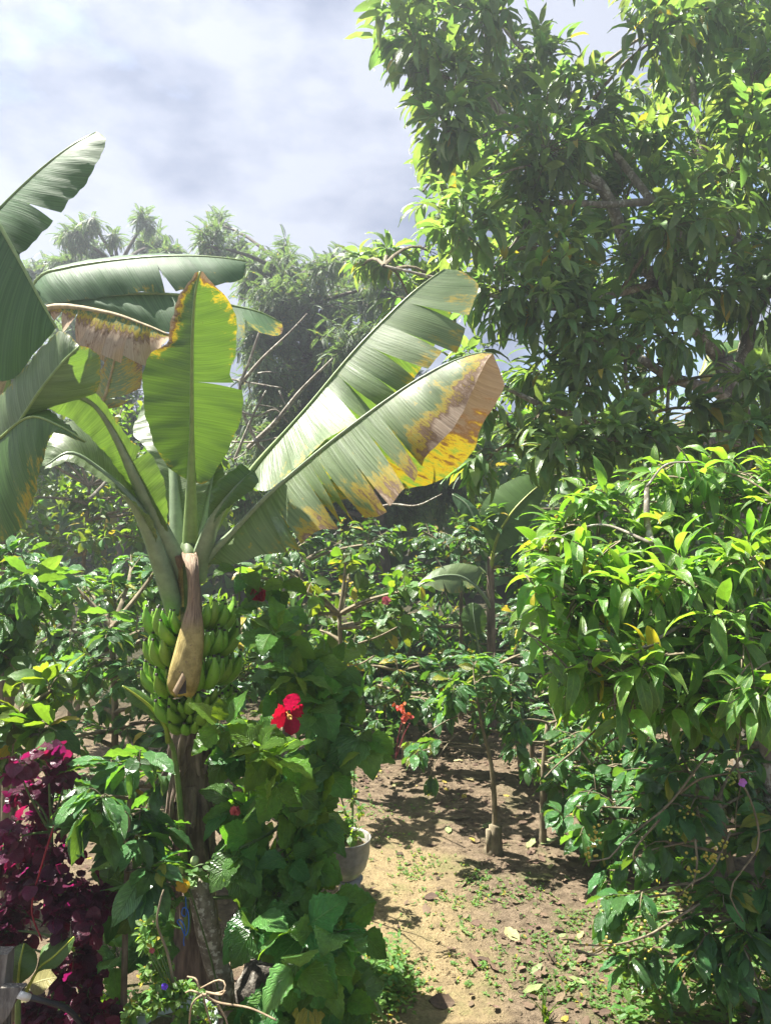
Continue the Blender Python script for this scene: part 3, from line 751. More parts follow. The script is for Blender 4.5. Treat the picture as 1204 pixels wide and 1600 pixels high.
# fruit stalk, hands and fingers
top = P(297, 880, BD - .04)
stk = catmull([P(292, 872, BD + .03), P(294, 855, BD - .04), P(297, 880, BD - .12), P(299, 960, BD - .13), P(301, 1040, BD - .11), P(300, 1105, BD - .10)], 20)
obj('fruit_stalk', to_mesh(tube(stk, (.035, .032, .028, .026, .022), 10), 'fruit_stalk', MT['stalk']), bp)
def finger(L=1.0, k=0):
    pr = [(.028, 0.0), (.066, -.020), (.116, -.026), (.156, -.006), (.180, .030), (.188, .066), (.186, .090)]
    pts = catmull([(0, -a * L, b * L) for a, b in pr], 13)
    g = tube(pts, (.008, .010, .018, .0235, .0258, .0262, .0260, .0250, .0215, .0085, .0065), 7)
    return g
FING = [to_mesh(finger(1.0 + .08 * math.sin(k * 2.1), k), 'banana', MT['fruit']) for k in range(4)]
rng = random.Random(12)
hands = [(-60, 980, 6, .96), (70, 966, 5, .92), (-66, 1018, 6, 1.02), (60, 1006, 6, 1.0), (-62, 1056, 6, 1.0), (64, 1046, 6, 1.04), (-56, 1090, 6, .96), (54, 1084, 6, .98), (0, 1104, 5, .86)]
for a0, py, nf, sc_ in hands:
    c = P(300, py, BD - .12)
    h = obj('banana_hand', to_mesh(roughen(tube([(c.x, c.y, c.z + .012), (c.x + math.sin(rad(a0)) * .035, c.y - math.cos(rad(a0)) * .035, c.z)], (.022, .020), 8), .004, 30), 'hand_crown', MT['stalk']), bp)
    for row in range(2):
        for i in range(nf):
            a = rad(a0 + (i - (nf - 1) / 2) * 17 + (9 if row else 0) + rng.uniform(-4, 4))
            s = sc_ * rng.uniform(.88, 1.08) * (1.0 if row == 0 else .80)
            M = Matrix.Translation((c.x, c.y, c.z + (.0 if row == 0 else .022))) @ Matrix.Rotation(a, 4, 'Z') @ Matrix.Rotation(rad(rng.uniform(-8, 8) + 2 + 30 * ramp01(py, 1040, 1115)), 4, 'X') @ Matrix.Rotation(rad(rng.uniform(-6, 6)), 4, 'Y') @ Matrix.Diagonal((s, s, s, 1))
            obj('banana', FING[rng.randrange(4)], under=h, M=M)
# withered bract hanging in front of the bunch: a narrow neck that opens into a hollow paddle
ctr = [(296, 864, 3.31), (300, 884, 3.21), (303, 920, 3.17), (302, 960, 3.15), (298, 1000, 3.12), (291, 1040, 3.10), (287, 1066, 3.10), (286, 1090, 3.12)]
wid = [(0, .040), (.08, .042), (.16, .030), (.28, .026), (.42, .028), (.52, .048), (.68, .070), (.80, .082), (.90, .083), (.97, .066), (1, .042)]
cc = catmull(PP(ctr), 41); rows = np.zeros((41, 13, 3))
for i in range(41):
    t = i / 40; w = np.interp(t, [a for a, _ in wid], [b for _, b in wid])
    for j in range(13):
        a = (j / 12 - .5) * math.pi * 1.25
        rows[i, j] = cc[i] + np.array([w * math.sin(a) * (1 - .25 * abs(math.sin(a)) ** 3), -w * .8 * math.cos(a), .004 * math.sin(9 * a + 12 * t)])
        rows[i, j] += np.array([.004, -.004, 0]) * math.sin(3 * a + 5 * t) + np.array([0, 0, .012 * math.cos(a) * ramp01(t, .85, 1)])
sp = obj('withered_bract', to_mesh(grid(rows), 'withered_bract', MT['spathe']), bp, label='dry tan bract hanging in front of the bunch, opening into a hollow tip')
md = sp.modifiers.new('thick', 'SOLIDIFY'); md.thickness = .004
# its mouth: a black patch painted as the hole's shade, and a curled flap
lip = [P(271, 1082, 3.005), P(277, 1068, 3.0), P(285, 1048, 2.995), P(291, 1064, 3.0), P(291, 1083, 3.005), P(281, 1085, 3.005)]
lc = sum((Vector(q) for q in lip), Vector()) / 6
v = [tuple(lc + Vector((0, .012, 0)))] + [tuple(q) for q in lip]
obj('mouth_shade_patch', to_mesh(G(v, [0, 1, 2, 0, 2, 3, 0, 3, 4, 0, 4, 5, 0, 5, 6, 0, 6, 1], [3] * 6, [(.5, .5)] * 18), 'mouth_shade_patch', MT['rubber_and_mouth_shade']), under=sp)
fl = np.array([[tuple(P(270 + 2 * j + 15 * i / 5, 1079 - 28 * i / 5 + 3 * j, 2.990 - .012 * math.sin(j / 3 * 3.1))) for j in range(4)] for i in range(6)])
obj('curled_flap', to_mesh(grid(fl), 'curled_flap', MT['straw']), under=sp)
# a shredded dry wrap round the top of the stalk
for k in range(7):
    a0 = -1.5 + k * .5; c = P(296, 868, BD - .05); pts = np.zeros((8, 4, 3)); ln = rng.uniform(.10, .32)
    for i in range(8):
        t = i / 7
        for j in range(4):
            a = a0 + (j / 3 - .5) * .7 * (1 - .5 * t); r = .052 + .025 * math.sin(math.pi * min(1, t * 1.6)) + .006 * math.sin(5 * t + k)
            pts[i, j] = (c.x + r * math.sin(a), c.y - r * math.cos(a) - .03, c.z + .035 * math.sin(math.pi * t * .8) - ln * t * t)
    obj('dry_wrap', to_mesh(grid(pts), 'dry_wrap', MT['spathe']), bp)

# ------------------------------------------------------------------ the second banana plant, whose stem stands just left of the picture
b2 = thing('banana_plant', 'tall banana plant whose leaves reach in from the left edge, one raised to the sky', 'banana plant', (-1.75, 3.0, gz(-1.75, 3.0)))
obj('pseudostem', to_mesh(tube(catmull([(-1.75, 3.0, -.05), (-1.74, 3.0, 1.2), (-1.72, 3.0, 2.5)], 12), (.13, .11, .09, .06), 14), 'pseudostem', MT['sheath']), b2)
banana_leaf(b2, [(-110, 760, 3.0), (-85, 560, 2.95), (-70, 440, 2.92), (-35, 370, 2.90), (0, 326, 2.88), (60, 268, 2.86), (112, 228, 2.86), (150, 207, 2.88)],
            [(-80, 470, 2.95), (-50, 420, 3.10), (0, 370, 3.15), (60, 310, 3.14), (110, 262, 3.10), (140, 225, 3.0), (152, 208, 2.90)],
            [(-76, 500, 2.92), (-40, 480, 2.84), (2, 442, 2.80), (31, 402, 2.78), (75, 359, 2.76), (102, 318, 2.76), (118, 306, 2.77), (146, 270, 2.78), (158, 246, 2.80), (168, 223, 2.83), (160, 211, 2.86)],
            'bananadark', 'midrib', (.03, .02, .010, .007, .005, .003), .36, tearR=[(.60, .45, .02)], bulge=.07, dry=lambda t, u, s: .0 + .4 * ramp01(t, .96, 1.0), seed=11, twist=.012, ripple=.0035)
tail = catmull(PP([(150, 207, 2.88), (156, 209, 2.88), (160, 214, 2.88), (166, 220, 2.88)]), 8)
obj('dry_tendril', to_mesh(tube(tail, (.003, .001), 5), 'dry_tendril', MT['drymid']), b2)
banana_leaf(b2, [(-120, 560, 2.85), (-90, 330, 2.82), (-60, 290, 2.76), (-15, 330, 2.70), (29, 404, 2.66), (60, 462, 2.64), (88, 512, 2.63)],
            [(-65, 300, 2.8), (-110, 400, 2.72), (-90, 480, 2.66), (-50, 545, 2.62), (-15, 588, 2.60), (18, 594, 2.59), (52, 556, 2.60), (82, 520, 2.62)],
            [(-62, 292, 2.80), (-40, 310, 2.88), (0, 352, 2.92), (30, 400, 2.90), (58, 452, 2.84), (86, 508, 2.70)],
            'bananadark', 'midrib', (.03, .018, .010, .008, .006, .004), .28, bulge=.07, dry=lambda t, u, s: .02, seed=12)
banana_leaf(b2, [(-120, 820, 2.85), (-60, 790, 2.72), (-10, 720, 2.60), (38, 648, 2.54), (64, 608, 2.53), (96, 568, 2.55), (124, 541, 2.58)],
            [(-60, 770, 2.72), (-40, 690, 2.66), (0, 622, 2.62), (24, 590, 2.60), (55, 556, 2.60), (84, 524, 2.60), (104, 520, 2.60), (122, 538, 2.59)],
            [(-40, 780, 2.70), (10, 730, 2.66), (44, 690, 2.66), (64, 626, 2.68), (104, 620, 2.70), (147, 616, 2.72), (158, 566, 2.70), (142, 545, 2.64), (126, 541, 2.59)],
            'banana', 'midrib', (.03, .012, .007, .005, .003), .22, bulge=.05, dry=lambda t, u, s: .05 + .3 * u ** 5 + .3 * ramp01(t, .92, 1), seed=13)
banana_leaf(b2, [(-130, 900, 2.9), (-100, 820, 2.76), (-60, 740, 2.66), (-5, 690, 2.58), (45, 652, 2.52), (90, 664, 2.50), (134, 690, 2.50)],
            [(-70, 740, 2.68), (-40, 710, 2.72), (10, 660, 2.72), (52, 632, 2.66), (92, 652, 2.58), (132, 688, 2.52)],
            [(-80, 765, 2.66), (-50, 845, 2.56), (-5, 850, 2.50), (28, 830, 2.47), (48, 798, 2.46), (62, 740, 2.46), (74, 695, 2.47), (86, 676, 2.48), (132, 692, 2.50)],
            'bananayoung', 'midrib', (.03, .010, .007, .005, .003), .30, bulge=.06, dry=lambda t, u, s: .05 + .30 * u ** 1.5 * (1 if s > 0 else .3), seed=14)
# long leaves of a third plant behind, arching to the right
b3 = thing('banana_plant', 'banana plant behind the fruiting one, with long leaves arching right and a hanging dead leaf', 'banana plant', (-2.35, 4.7, gz(-2.35, 4.7)))
obj('pseudostem', to_mesh(tube(catmull([(-2.35, 4.7, -.05), (-2.36, 4.7, 1.3), (-2.3, 4.7, 2.75)], 12), (.13, .11, .09, .06), 14), 'pseudostem', MT['sheath']), b3)
banana_leaf(b3, [(0, 680, 4.7), (20, 540, 4.6), (55, 442, 4.5), (104, 419, 4.42), (208, 404, 4.32), (291, 400, 4.28), (350, 403, 4.26), (384, 408, 4.26)],
            [(40, 460, 4.55), (100, 424, 4.7), (200, 412, 4.72), (290, 412, 4.66), (350, 416, 4.5), (382, 412, 4.34)],
            [(42, 465, 4.5), (62, 478, 4.40), (110, 474, 4.30), (170, 466, 4.24), (215, 458, 4.18), (262, 456, 4.14), (310, 452, 4.14), (350, 446, 4.16), (378, 438, 4.2), (384, 418, 4.24)],
            'bananadark', 'midrib', (.04, .018, .010, .008, .004), .28, tearR=[(.68, .35, .02)], bulge=.10, dry=lambda t, u, s: .05 + .22 * u ** 6, seed=21, twist=.03, ripple=.004)
banana_leaf(b3, [(-20, 700, 4.65), (10, 560, 4.5), (77, 477, 4.36), (166, 462, 4.26), (270, 460, 4.18), (357, 476, 4.12), (407, 488, 4.10), (440, 505, 4.10)],
            [(70, 482, 4.4), (166, 472, 4.62), (270, 470, 4.58), (357, 486, 4.5), (410, 494, 4.3), (438, 504, 4.16)],
            [(72, 484, 4.35), (100, 481, 4.30), (166, 489, 4.22), (228, 510, 4.12), (290, 528, 4.06), (340, 535, 4.02), (394, 536, 4.0), (432, 534, 4.02), (442, 516, 4.06)],
            'bananadark', 'midrib', (.04, .018, .010, .008, .004), .28, tearR=[(.86, .3, .02)], bulge=.06, dry=lambda t, u, s: .06 + .42 * ramp01(t, .72, .95) * u ** 1.5 + .4 * ramp01(t, .94, 1), seed=22, twist=.05, ripple=.005)
banana_leaf(b3, [(-10, 620, 4.5), (30, 520, 4.42), (80, 480, 4.32), (166, 488, 4.20), (228, 508, 4.12), (266, 524, 4.06)],
            None,
            [(50, 500, 4.38), (84, 502, 4.32), (120, 536, 4.22), (156, 560, 4.14), (196, 564, 4.08), (228, 562, 4.06), (250, 548, 4.05), (266, 530, 4.05)],
            'bananadark', 'drymid', (.04, .03, .016, .010, .005), .40, tearR=[(.10, .15, .02), (.2, .1, .03), (.32, .2, .03), (.45, .1, .03), (.6, .2, .03), (.72, .1, .03), (.85, .2, .02)], bulge=.04,
            dry=lambda t, u, s: .36 + .55 * ramp01(u, .15, .55), seed=23, twist=.10, label='dead brown leaf hanging in dry strips')
banana_leaf(b3, [(-20, 700, 4.6), (70, 610, 4.5), (140, 640, 4.36), (160, 630, 4.28), (174, 585, 4.24), (187, 528, 4.22)],
            [(156, 642, 4.3), (152, 610, 4.32), (156, 585, 4.3), (168, 555, 4.28), (184, 527, 4.24)],
            [(166, 636, 4.28), (220, 618, 4.22), (227, 570, 4.20), (212, 545, 4.20), (190, 528, 4.22)],
            'banana', 'drymid', (.04, .03, .016, .010, .005), .62, tearR=[(.36, .05, .10)], bulge=.05, dry=lambda t, u, s: .30 + .3 * u ** 2, seed=24, twist=.03, label='pale torn leaf tip with brown margins')

# young banana plant by the path, and the small sucker beside the bunch
yb = P(765, 1010, 8.3); yb.z = gz(yb.x, yb.y)
y1 = thing('banana_plant', 'young banana plant with a slim brown stem standing behind the path', 'banana plant', yb)
obj('pseudostem', to_mesh(tube(catmull([(yb.x, yb.y, yb.z - .03), P(767, 1000, 8.3), P(766, 930, 8.3), P(766, 870, 8.3)], 14), (.062, .052, .046, .036), 10), 'pseudostem', MT['sheath']), y1)
banana_leaf(y1, [(766, 900, 8.3), (768, 875, 8.28), (778, 836, 8.25), (800, 800, 8.25), (826, 772, 8.3), (850, 752, 8.36)],
            [(768, 866, 8.28), (752, 820, 8.3), (754, 786, 8.36), (780, 760, 8.42), (820, 742, 8.42), (848, 750, 8.38)],
            [(771, 866, 8.25), (800, 852, 8.18), (820, 830, 8.18), (836, 802, 8.23), (848, 776, 8.3), (852, 755, 8.36)],
            'bananayoung', 'midribyellow', (.03, .018, .010, .005), .22, bulge=.03, dry=lambda t, u, s: .02, seed=31, nt=30)
banana_leaf(y1, [(765, 900, 8.32), (758, 866, 8.36), (745, 820, 8.42), (728, 788, 8.48), (706, 772, 8.54)],
            [(756, 860, 8.36), (738, 830, 8.42), (722, 806, 8.44), (706, 780, 8.52)], [(760, 860, 8.36), (756, 826, 8.48), (742, 792, 8.56), (712, 770, 8.56)],
            'bananadark', 'petiole', (.03, .016, .006), .28, bulge=.05, dry=lambda t, u, s: .03, seed=32, nt=24)
banana_leaf(y1, [(765, 950, 8.28), (758, 935, 8.20), (742, 916, 8.13), (715, 900, 8.06), (680, 902, 7.99), (650, 918, 7.94)],
            [(745, 916, 8.18), (752, 890, 8.24), (718, 880, 8.20), (680, 890, 8.11), (650, 914, 7.96)], [(745, 918, 8.13), (734, 920, 8.01), (704, 928, 7.94), (676, 922, 7.92), (652, 920, 7.93)],
            'banana', 'petiole', (.022, .016, .006), .30, tearR=[(.3, .3, .03), (.6, .3, .03)], bulge=.05, dry=lambda t, u, s: .06 + (.36 * u * ramp01(t, .9, .4) if s > 0 else .02), seed=33, nt=26)
banana_leaf(y1, [(752, 1040, 8.24), (748, 1015, 8.18), (744, 992, 8.13), (740, 965, 8.13), (738, 942, 8.18)],
            [(742, 994, 8.16), (728, 985, 8.18), (720, 966, 8.20), (726, 948, 8.20), (737, 941, 8.18)], [(746, 994, 8.13), (756, 984, 8.13), (760, 965, 8.16), (752, 948, 8.18), (740, 941, 8.18)],
            'bananayoung', 'petiole', (.012, .010, .006, .003), .45, bulge=.05, dry=lambda t, u, s: .03, seed=34, nt=20)
sb = P(300, 1150, 3.48); sb.z = gz(sb.x, sb.y)
sk = thing('banana_sucker', 'small bright green half-rolled banana shoot leaf just below the bunch', 'banana shoot', sb)
obj('stem', to_mesh(tube(catmull([tuple(sb), P(292, 1400, 3.42), P(276, 1200, 3.36), P(263, 1150, 3.25)], 14), (.03, .018, .014, .010), 8), 'stem', MT['midrib']), sk)
banana_leaf(sk, [(263, 1160, 3.24), (258, 1134, 3.22), (236, 1106, 3.18), (212, 1086, 3.16), (191, 1072, 3.15)],
            [(258, 1140, 3.22), (226, 1112, 3.17), (204, 1098, 3.14), (191, 1073, 3.14)], [(260, 1134, 3.22), (244, 1100, 3.22), (216, 1078, 3.21), (193, 1071, 3.16)],
            'bananayoung', 'midribyellow', (.012, .008, .004), .2, bulge=.14, seed=35, nt=24, ripple=.002)
# a banana plant far right behind the tree
rb = P(1210, 640, 9.5); rb.z = gz(rb.x, rb.y)
r1 = thing('banana_plant', 'banana plant at the right edge behind the big tree, one leaf edge yellow', 'banana plant', rb)
obj('pseudostem', to_mesh(tube(catmull([tuple(rb), P(1214, 800, 9.5), P(1212, 620, 9.5)], 12), (.12, .09, .06), 10), 'pseudostem', MT['sheath']), r1)
banana_leaf(r1, [(1212, 640, 9.5), (1206, 600, 9.45), (1190, 560, 9.4), (1166, 545, 9.3), (1120, 560, 9.2), (1090, 590, 9.1)],
            [(1204, 600, 9.45), (1180, 545, 9.6), (1150, 532, 9.6), (1110, 545, 9.4), (1090, 588, 9.15)], [(1208, 600, 9.4), (1196, 600, 9.2), (1160, 598, 9.1), (1130, 600, 9.05), (1094, 596, 9.1)],
            'bananayoung', 'midribyellow', (.04, .02, .008), .15, bulge=.06, dry=lambda t, u, s: .1 + .5 * ramp01(t, .5, .9) * u, seed=41, nt=26)
banana_leaf(r1, [(1212, 640, 9.5), (1214, 560, 9.5), (1220, 500, 9.5), (1240, 460, 9.4)],
            [(1208, 600, 9.5), (1180, 560, 9.5), (1184, 510, 9.5), (1236, 460, 9.4)], [(1216, 600, 9.5), (1250, 560, 9.4), (1260, 510, 9.4), (1242, 460, 9.4)],
            'banana', 'petiole', (.04, .02, .008), .1, bulge=.06, dry=lambda t, u, s: .05, seed=42, nt=24)
# ------------------------------------------------------------------ the big tree on the right
TD = 7.2
tb = P(1168, 800, TD); tb.z = gz(tb.x, tb.y)
tree_blobs = [(625, 30, 58), (690, 20, 72), (760, 20, 66), (632, 110, 46), (700, 120, 75), (770, 115, 75), (838, 100, 64), (885, 150, 65), (700, 200, 58), (780, 210, 75), (855, 230, 75), (930, 190, 66),
    (700, 262, 44), (690, 318, 50), (755, 290, 75), (825, 310, 80), (900, 300, 80), (720, 362, 66), (790, 390, 75), (862, 390, 80), (668, 392, 48), (606, 408, 46), (1030, 55, 55), (1090, 20, 80), (1160, 30, 90),
    (1030, 140, 70), (1110, 150, 90), (1190, 150, 80), (1000, 235, 80), (1080, 240, 90), (1165, 260, 90), (975, 320, 70), (1060, 345, 80), (1155, 360, 90), (940, 410, 80), (1020, 430, 80), (1100, 450, 80),
    (1185, 470, 80), (850, 470, 74), (780, 455, 60), (905, 530, 74), (985, 520, 74), (850, 580, 60), (920, 600, 56), (1010, 580, 50), (1190, 590, 46), (1060, 520, 54), (690, 450, 46), (640, 470, 40),
    (560, 425, 34), (820, 690, 44), (880, 710, 46), (840, 650, 36), (740, 560, 40), (960, 690, 44), (1040, 690, 44), (1110, 700, 44), (1190, 690, 44), (1100, 640, 36), (980, 640, 30), (770, 640, 34), (700, 590, 30), (760, 720, 36), (1250, 80, 110), (1270, 260, 110), (1260, 430, 100), (1290, 600, 90), (700, -60, 90), (860, -90, 70), (1080, -90, 110), (1220, -80, 110), (960, -110, 70)]
rng = random.Random(31)
tree_blobs = [(x, y, r, TD + rng.uniform(-1.5, 1.1) - .5 * (y > 480), r * TD / F * rng.uniform(1.0, 1.7)) if y < 610 else (x, y, r, TD - 1.5 + rng.uniform(-.6, .5), r * TD / F) for x, y, r in tree_blobs]
T = thing('leafy_tree', 'large spreading tree with glossy drooping leaves filling the upper right, pale bark limbs showing', 'tree', tb)
trunk = catmull([(tb.x + .05, tb.y, tb.z - .1), P(1172, 900, TD), P(1162, 700, TD), P(1150, 635, TD), P(1128, 560, TD - .05)], 20)
obj('trunk', to_mesh(tube(trunk, (.18, .15, .13, .115, .09), 14), 'trunk', MT['bark']), T)
limb_def = [([(1150, 638, TD), (1120, 612, 7.05), (1086, 602, 6.9), (1040, 586, 6.8), (1000, 560, 6.7)], (.085, .075, .05)),
    ([(1130, 566, TD), (1090, 520, 7.1), (1030, 440, 6.9), (985, 400, 6.8), (945, 300, 6.7), (890, 255, 6.65), (800, 196, 6.6), (735, 110, 6.8), (690, 40, 7.0)], (.10, .08, .075, .06, .045, .025)),
    ([(1030, 440, 6.9), (1060, 385, 6.7), (1056, 350, 6.65), (1020, 318, 6.6), (940, 320, 6.5), (860, 318, 6.45), (800, 352, 6.4)], (.06, .055, .045, .035, .015)),
    ([(860, 318, 6.45), (830, 340, 6.4), (800, 384, 6.35), (770, 420, 6.3)], (.03, .02, .010)),
    ([(1150, 600, TD), (1170, 500, 7.3), (1150, 380, 7.4), (1100, 240, 7.5), (1080, 100, 7.6), (1100, 0, 7.8)], (.10, .085, .06, .04, .02)),
    ([(1170, 500, 7.3), (1240, 380, 7.2), (1270, 220, 7.2), (1290, 60, 7.3)], (.08, .05, .02)),
    ([(1030, 440, 6.9), (960, 460, 6.6), (880, 480, 6.4), (800, 470, 6.3), (700, 440, 6.4), (600, 415, 6.6)], (.05, .045, .03, .012)),
    ([(1160, 690, TD), (1080, 690, 6.7), (1000, 680, 6.4), (920, 656, 6.2), (860, 640, 6.1), (790, 606, 6.0), (735, 585, 6.0)], (.07, .06, .045, .035, .02)),
    ([(990, 690, 6.4), (992, 650, 6.35), (978, 600, 6.3), (976, 560, 6.3)], (.035, .028, .018)),
    ([(1040, 700, 6.5), (1042, 640, 6.5), (1044, 590, 6.5)], (.028, .024, .014)),
    ([(920, 656, 6.2), (880, 690, 6.1), (840, 720, 6.0), (810, 700, 5.9)], (.03, .022, .010)),
    ([(1020, 318, 6.6), (960, 240, 6.9), (880, 140, 7.1), (800, 60, 7.2), (760, 0, 7.3)], (.05, .04, .02)),
    ([(890, 255, 6.65), (900, 180, 6.8), (920, 120, 7.0)], (.03, .012)), ([(800, 196, 6.6), (720, 230, 6.4), (660, 300, 6.4)], (.025, .01)), ([(945, 300, 6.7), (840, 260, 6.3), (760, 280, 6.2)], (.025, .01))]
lim_pts = []
for pts, rr in limb_def:
    c = catmull(PP(pts), 26); lim_pts += [Vector(p) for p in c]
    obj('limb', to_mesh(tube(c, [q * .72 for q in rr], 9), 'limb', MT['bark']), T)
rng = random.Random(32); items = []; tw_g = []
near = {}
for bl in tree_blobs:
    c = P(bl[0], bl[1], bl[3]); q = min(lim_pts, key=lambda p: (p - c).length + max(0, p.z - c.z)); pth = curve_pts(q, c, .08 * (q - c).length, 5)
    tw_g.append(tube(pth, (.018, .009), 5, False)); near[(round(c.x, 4), round(c.z, 4))] = pth
for c, tip, rr in blob_tips(tree_blobs, 4.2, rng, .25):
    pth = near[(round(c.x, 4), round(c.z, 4))]; st = pth[rng.randint(2, 5)].lerp(c, .5); v = tip - st
    if v.length > .40: st = tip - v.normalized() * .40
    tw = curve_pts(st, tip, .04 * rng.uniform(-.2, 1.5), 4); tw_g.append(tube(tw, (.005, .003), 3, False))
    items += twig_leaves(tw, 'whorl', 8 + rng.randint(-1, 3), .255, 1.05, .16, .36, rng, 1.2, .3, Vector((-.1, -.3, 0)))
stems_part(T, tw_g, MT['twig'], 'twigs')
finish_leaves(T, items, 'tree', 300)

# ------------------------------------------------------------------ the small tree in front of it, long leaves edged pale
SD = 3.9
sb_ = P(1204, 1300, SD); sb_.z = gz(sb_.x, sb_.y)
spray_blobs = [(1020, 735, 26), (1130, 738, 30), (1080, 752, 26), (1010, 775, 42), (930, 800, 46), (880, 825, 46), (838, 868, 30), (905, 890, 62), (985, 850, 66), (1060, 800, 66), (1130, 780, 66), (1190, 765, 50), (890, 965, 52), (965, 965, 72), (1050, 915, 72), (1130, 890, 72),
    (1196, 880, 54), (905, 1035, 42), (900, 1085, 30), (850, 915, 34), (846, 950, 28), (872, 1010, 36), (868, 1055, 26), (930, 1085, 36), (840, 880, 26), (960, 1110, 32), (1040, 1120, 34), (1120, 1110, 36), (975, 1050, 60), (1050, 1010, 72), (1130, 1000, 70), (1196, 990, 54), (1080, 1100, 48), (985, 1100, 32), (1170, 1085, 44), (1240, 800, 80), (1250, 940, 80), (1240, 1060, 70), (860, 905, 30)]
rng = random.Random(41)
spray_blobs = [(x, y, r, SD + .40 - (y - 765) / 335 * .85 + rng.uniform(-.22, .28), r * SD / F * 1.2) for x, y, r in spray_blobs]
S = thing('leafy_tree', 'small sunlit tree with long bright green yellow-edged leaves before the big tree', 'tree', sb_)
st_pts = [(sb_.x + .05, sb_.y, sb_.z - .05), P(1196, 1180, SD), P(1160, 1030, SD), P(1112, 950, SD), P(1040, 882, SD), P(1012, 830, SD + .20), P(1010, 750, SD + .4)]
obj('trunk', to_mesh(tube(catmull(st_pts, 30), (.045, .036, .030, .026, .022, .014), 10), 'trunk', MT['bark']), S)
lim_pts = [Vector(p) for p in catmull(st_pts, 40)][8:]
for pts, rr in [([(1112, 950, SD), (1150, 945, 3.85), (1210, 935, 3.8)], (.014, .008)), ([(1040, 882, SD), (980, 900, 3.98), (900, 930, 3.85)], (.014, .006)), ([(1010, 760, SD), (1040, 726, 3.98), (1090, 722, 3.95)], (.007, .004)),
                ([(1160, 1030, SD), (1100, 1060, 3.7), (1040, 1080, 3.6)], (.013, .006)), ([(1112, 950, SD), (1040, 990, 3.6), (960, 1040, 3.5)], (.013, .006)), ([(1020, 850, SD), (940, 820, 4.15), (870, 840, 4.05)], (.010, .005)), ([(1160, 1030, SD), (1200, 900, 4.0), (1230, 800, 4.0)], (.016, .008))]:
    c = catmull(PP(pts), 14); lim_pts += [Vector(p) for p in c]; obj('limb', to_mesh(tube(c, rr, 7), 'limb', MT['bark']), S)
items = []; tw_g = []; near = {}
for bl in spray_blobs:
    c = P(bl[0], bl[1], bl[3]); q = min(lim_pts, key=lambda p: (p - c).length + .3 * max(0, p.z - c.z)); pth = curve_pts(q, c, .10 * (q - c).length, 5)
    tw_g.append(tube(pth, (.007, .005), 5, False)); near[(round(c.x, 4), round(c.z, 4))] = pth
BI = Vector((-.75, -.55, .05))
for c, tip, rr in blob_tips(spray_blobs, 2.7, rng, .25):
    pth = near[(round(c.x, 4), round(c.z, 4))]; dr = ((tip - c).normalized() + BI + Vector((rng.gauss(0, .3), rng.gauss(0, .3), rng.gauss(0, .25)))).normalized()
    st = tip - dr * rng.uniform(.18, .32)
    tw = curve_pts(st, tip, .035, 4); tw_g.append(tube(tw, (.0045, .003), 4, False)); tw_g.append(tube(curve_pts(pth[rng.randint(3, 5)], st, .02, 3), (.005, .0045), 4, False))
    items += twig_leaves(tw, 'alt', 7 + rng.randint(-1, 2), .235, .95, .14, .10, rng, 1.3, .25, Vector((-.1, -.35, .2)))
stems_part(S, tw_g, MT['twig'], 'twigs')
finish_leaves(S, items, 'spray', 300)

# ------------------------------------------------------------------ feathery trees at the back
def feathery(label, base_px, d, blobs, seed, dens, fl, trunkp):
    rng = random.Random(seed); b = P(base_px, 800, d); b.z = gz(b.x, b.y); t = thing('feathery_tree', label, 'tree', b, 'feathery trees at the back')
    tr = catmull([(b.x, b.y, b.z - .1)] + PP(trunkp), 20)
    obj('trunk', to_mesh(tube(tr, (.16, .12, .08, .05), 9), 'trunk', MT['darkbark']), t)
    sk_ = [Vector(p) for p in tr[7:]]; g = []; near = {}; Ms = []
    bls = [(x, y, r, d + rng.uniform(-1.6, 1.6), r * d / F * 1.3) for x, y, r in blobs]
    for bl in bls:
        c = P(bl[0], bl[1], bl[3]); q = min(sk_, key=lambda p: (p - c).length + max(0, p.z - c.z) * 2); pth = curve_pts(q, c, .06 * (q - c).length, 5)
        g.append(tube(pth, (.045, .018), 5, False)); near[(round(c.x, 4), round(c.z, 4))] = pth
    for c, tip, rr in blob_tips(bls, dens, rng, .35):
        st = c.lerp(tip, .12); tw = curve_pts(st, tip, .05, 3); g.append(tube(tw, (.014, .007), 3, False))
        for M, sz, s in twig_leaves(tw, 'alt', 13, fl, 1.05, .42, .10, rng, 1.2, .3): Ms.append(M)
    obj('branches', to_mesh(merge(g), 'branches', MT['darkbark']), t)
    Ms.sort(key=lambda M: M.translation.y)
    fm = to_mesh(FROND, 'frond', MT['feather'])
    inn = [M for M in Ms if in_frame(M.translation)]
    for M in inn[:120]: obj('frond', fm, t, M)
    keep = set(id(M) for M in inn[:120])
    obj('crown', to_mesh(inst(FROND, [M for M in Ms if id(M) not in keep]), 'crown', MT['feather']), t, kind='stuff')
feathery('feathery tree with open tufts against the sky behind the left banana leaves', 190, 14.5,
         [(118, 372, 30), (104, 420, 34), (140, 345, 18), (150, 400, 28), (178, 372, 14), (226, 350, 20), (240, 385, 34), (262, 398, 26), (60, 440, 40), (180, 470, 60), (120, 540, 70), (40, 600, 70), (210, 560, 60), (160, 620, 70), (80, 690, 70), (220, 690, 60)], 51, 21, .27,
         [(195, 760, 14.5), (200, 600, 14.5), (190, 480, 14.5), (185, 420, 14.5)])
